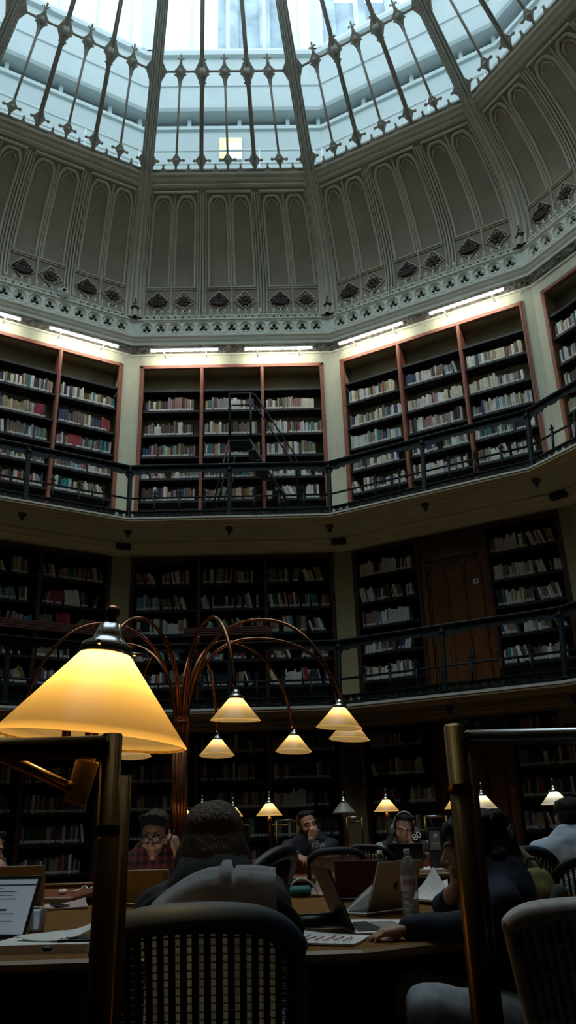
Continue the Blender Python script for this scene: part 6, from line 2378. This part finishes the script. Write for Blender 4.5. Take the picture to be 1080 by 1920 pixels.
# ---------------------------------------------------------------- coats and bags on the chairs
def drape(name, label, cat, P0, right, w, front, back, fold, m, seed=1, grp=None, top_noise=0.0, shift=None):
    """cloth hung over a chair back: profile goes down the far side, over the top and down towards us"""
    r = random.Random(seed)
    right = Vector(right).normalized()
    fw = Vector((-right.y, right.x, 0))
    N, prof = 44, []
    for i in range(8):
        prof.append((0.05, -front * (1 - i / 8)))
    for a in [math.pi * i / 8 for i in range(9)]:
        prof.append((0.05 * math.cos(a), 0.035 * math.sin(a)))
    for i in range(1, 14):
        prof.append((-0.05 - 0.012 * i / 14, -back * i / 13))
    k = len(prof)
    v = []
    for th in (0, 0.012):
        for i in range(N + 1):
            u = -1 + 2 * i / N
            for j, (y, z) in enumerate(prof):
                depth = max(0, -z)
                f = fold * (math.sin(u * 9 + seed) + 0.6 * math.sin(u * 21 + 2 * seed + depth * 6)) * (0.25 + min(1, depth * 4))
                edge = (shift(u) if shift else -0.02 * u * u) + top_noise * math.sin(u * 13 + seed)
                yy = y + (f if y < 0 else -f * 0.3)
                yy += math.copysign(th, -y) * -1 if abs(y) > 0.001 else 0
                v.append(Vector(P0) + right * (u * w / 2 * (1 + 0.10 * depth)) + fw * (yy - 0.05 * u * u * 0) + Vector((0, 0, z - th * 0.5 + edge)))
    n1 = (N + 1) * k
    f = [(i * k + j, i * k + j + 1, (i + 1) * k + j + 1, (i + 1) * k + j) for i in range(N) for j in range(k - 1)]
    f += [tuple(q + n1 for q in g[::-1]) for g in f]
    for i in range(N):
        for j in (0, k - 1):
            f.append((i * k + j, (i + 1) * k + j, n1 + (i + 1) * k + j, n1 + i * k + j))
    for j in range(k - 1):
        for i in (0, N):
            f.append((i * k + j, i * k + j + 1, n1 + i * k + j + 1, n1 + i * k + j))
    b = MB()
    b.add(v, f, 0, True)
    return tag(b.build(name, m), label, cat, grp)


q = at(402, 1671, 2.15)
def coat_edge(u):
    return 0.02 * (1 - u * u) + (-0.055 * max(0, -u) ** 1.5) + 0.014 * max(0, u) + (0.012 if 0.1 < u < 0.28 else 0) - (0.012 if 0.28 < u < 0.36 else 0)
drape('coat', 'light grey coat draped over the chair of the long-haired woman', 'coat', (q.x, q.y, q.z), (1, 0.02, 0), 0.30, 0.22, 0.42, 0.010, M['greycoat'], 2, None, 0.0, coat_edge)
q = at(962, 1585, 4.25)
def slope(u):
    return -0.16 * max(0, u) - 0.02 * max(0, -u)
drape('coat', 'pale beige coat slung over the chair behind the profile woman', 'coat', (q.x, q.y, q.z), (1, -0.2, 0), 0.30, 0.25, 0.5, 0.016, M['beigecoat'], 5, None, 0.0, slope)
# olive backpack
q = at(1004, 1660, 3.95)
t = thing('backpack', 'rounded olive yellow bag on a chair, right of the profile woman', 'bag', (q.x, q.y, 0.50))
h = at(1004, 1624, 3.95).z - 0.50
b = Flesh()
b.ell((0, 0, h - 0.13), (0.095, 0.08, 0.13))
b.ell((0.01, 0.02, h - 0.26), (0.11, 0.09, 0.16))
b.grow('body', M['olive'], 0.01, 4, t, None, 0.006, 2)
b = Flesh()
b.chain([(0.0, -0.09, h - 0.30), (0.04, -0.10, h - 0.17), (0.08, -0.085, h - 0.10), (0.11, -0.04, h - 0.14)], [0.035, 0.035, 0.035, 0.03])
b.grow('front_flap', M['darkgreen'], 0.01, 4, t, None, 0.005, 3)
MB().tube([(-0.03, 0.03, h - 0.01), (-0.01, 0.05, h + 0.03), (0.03, 0.05, h + 0.03), (0.05, 0.03, h - 0.01)], 0.008, 8).build('carry_loop', M['darkgreen'], t)
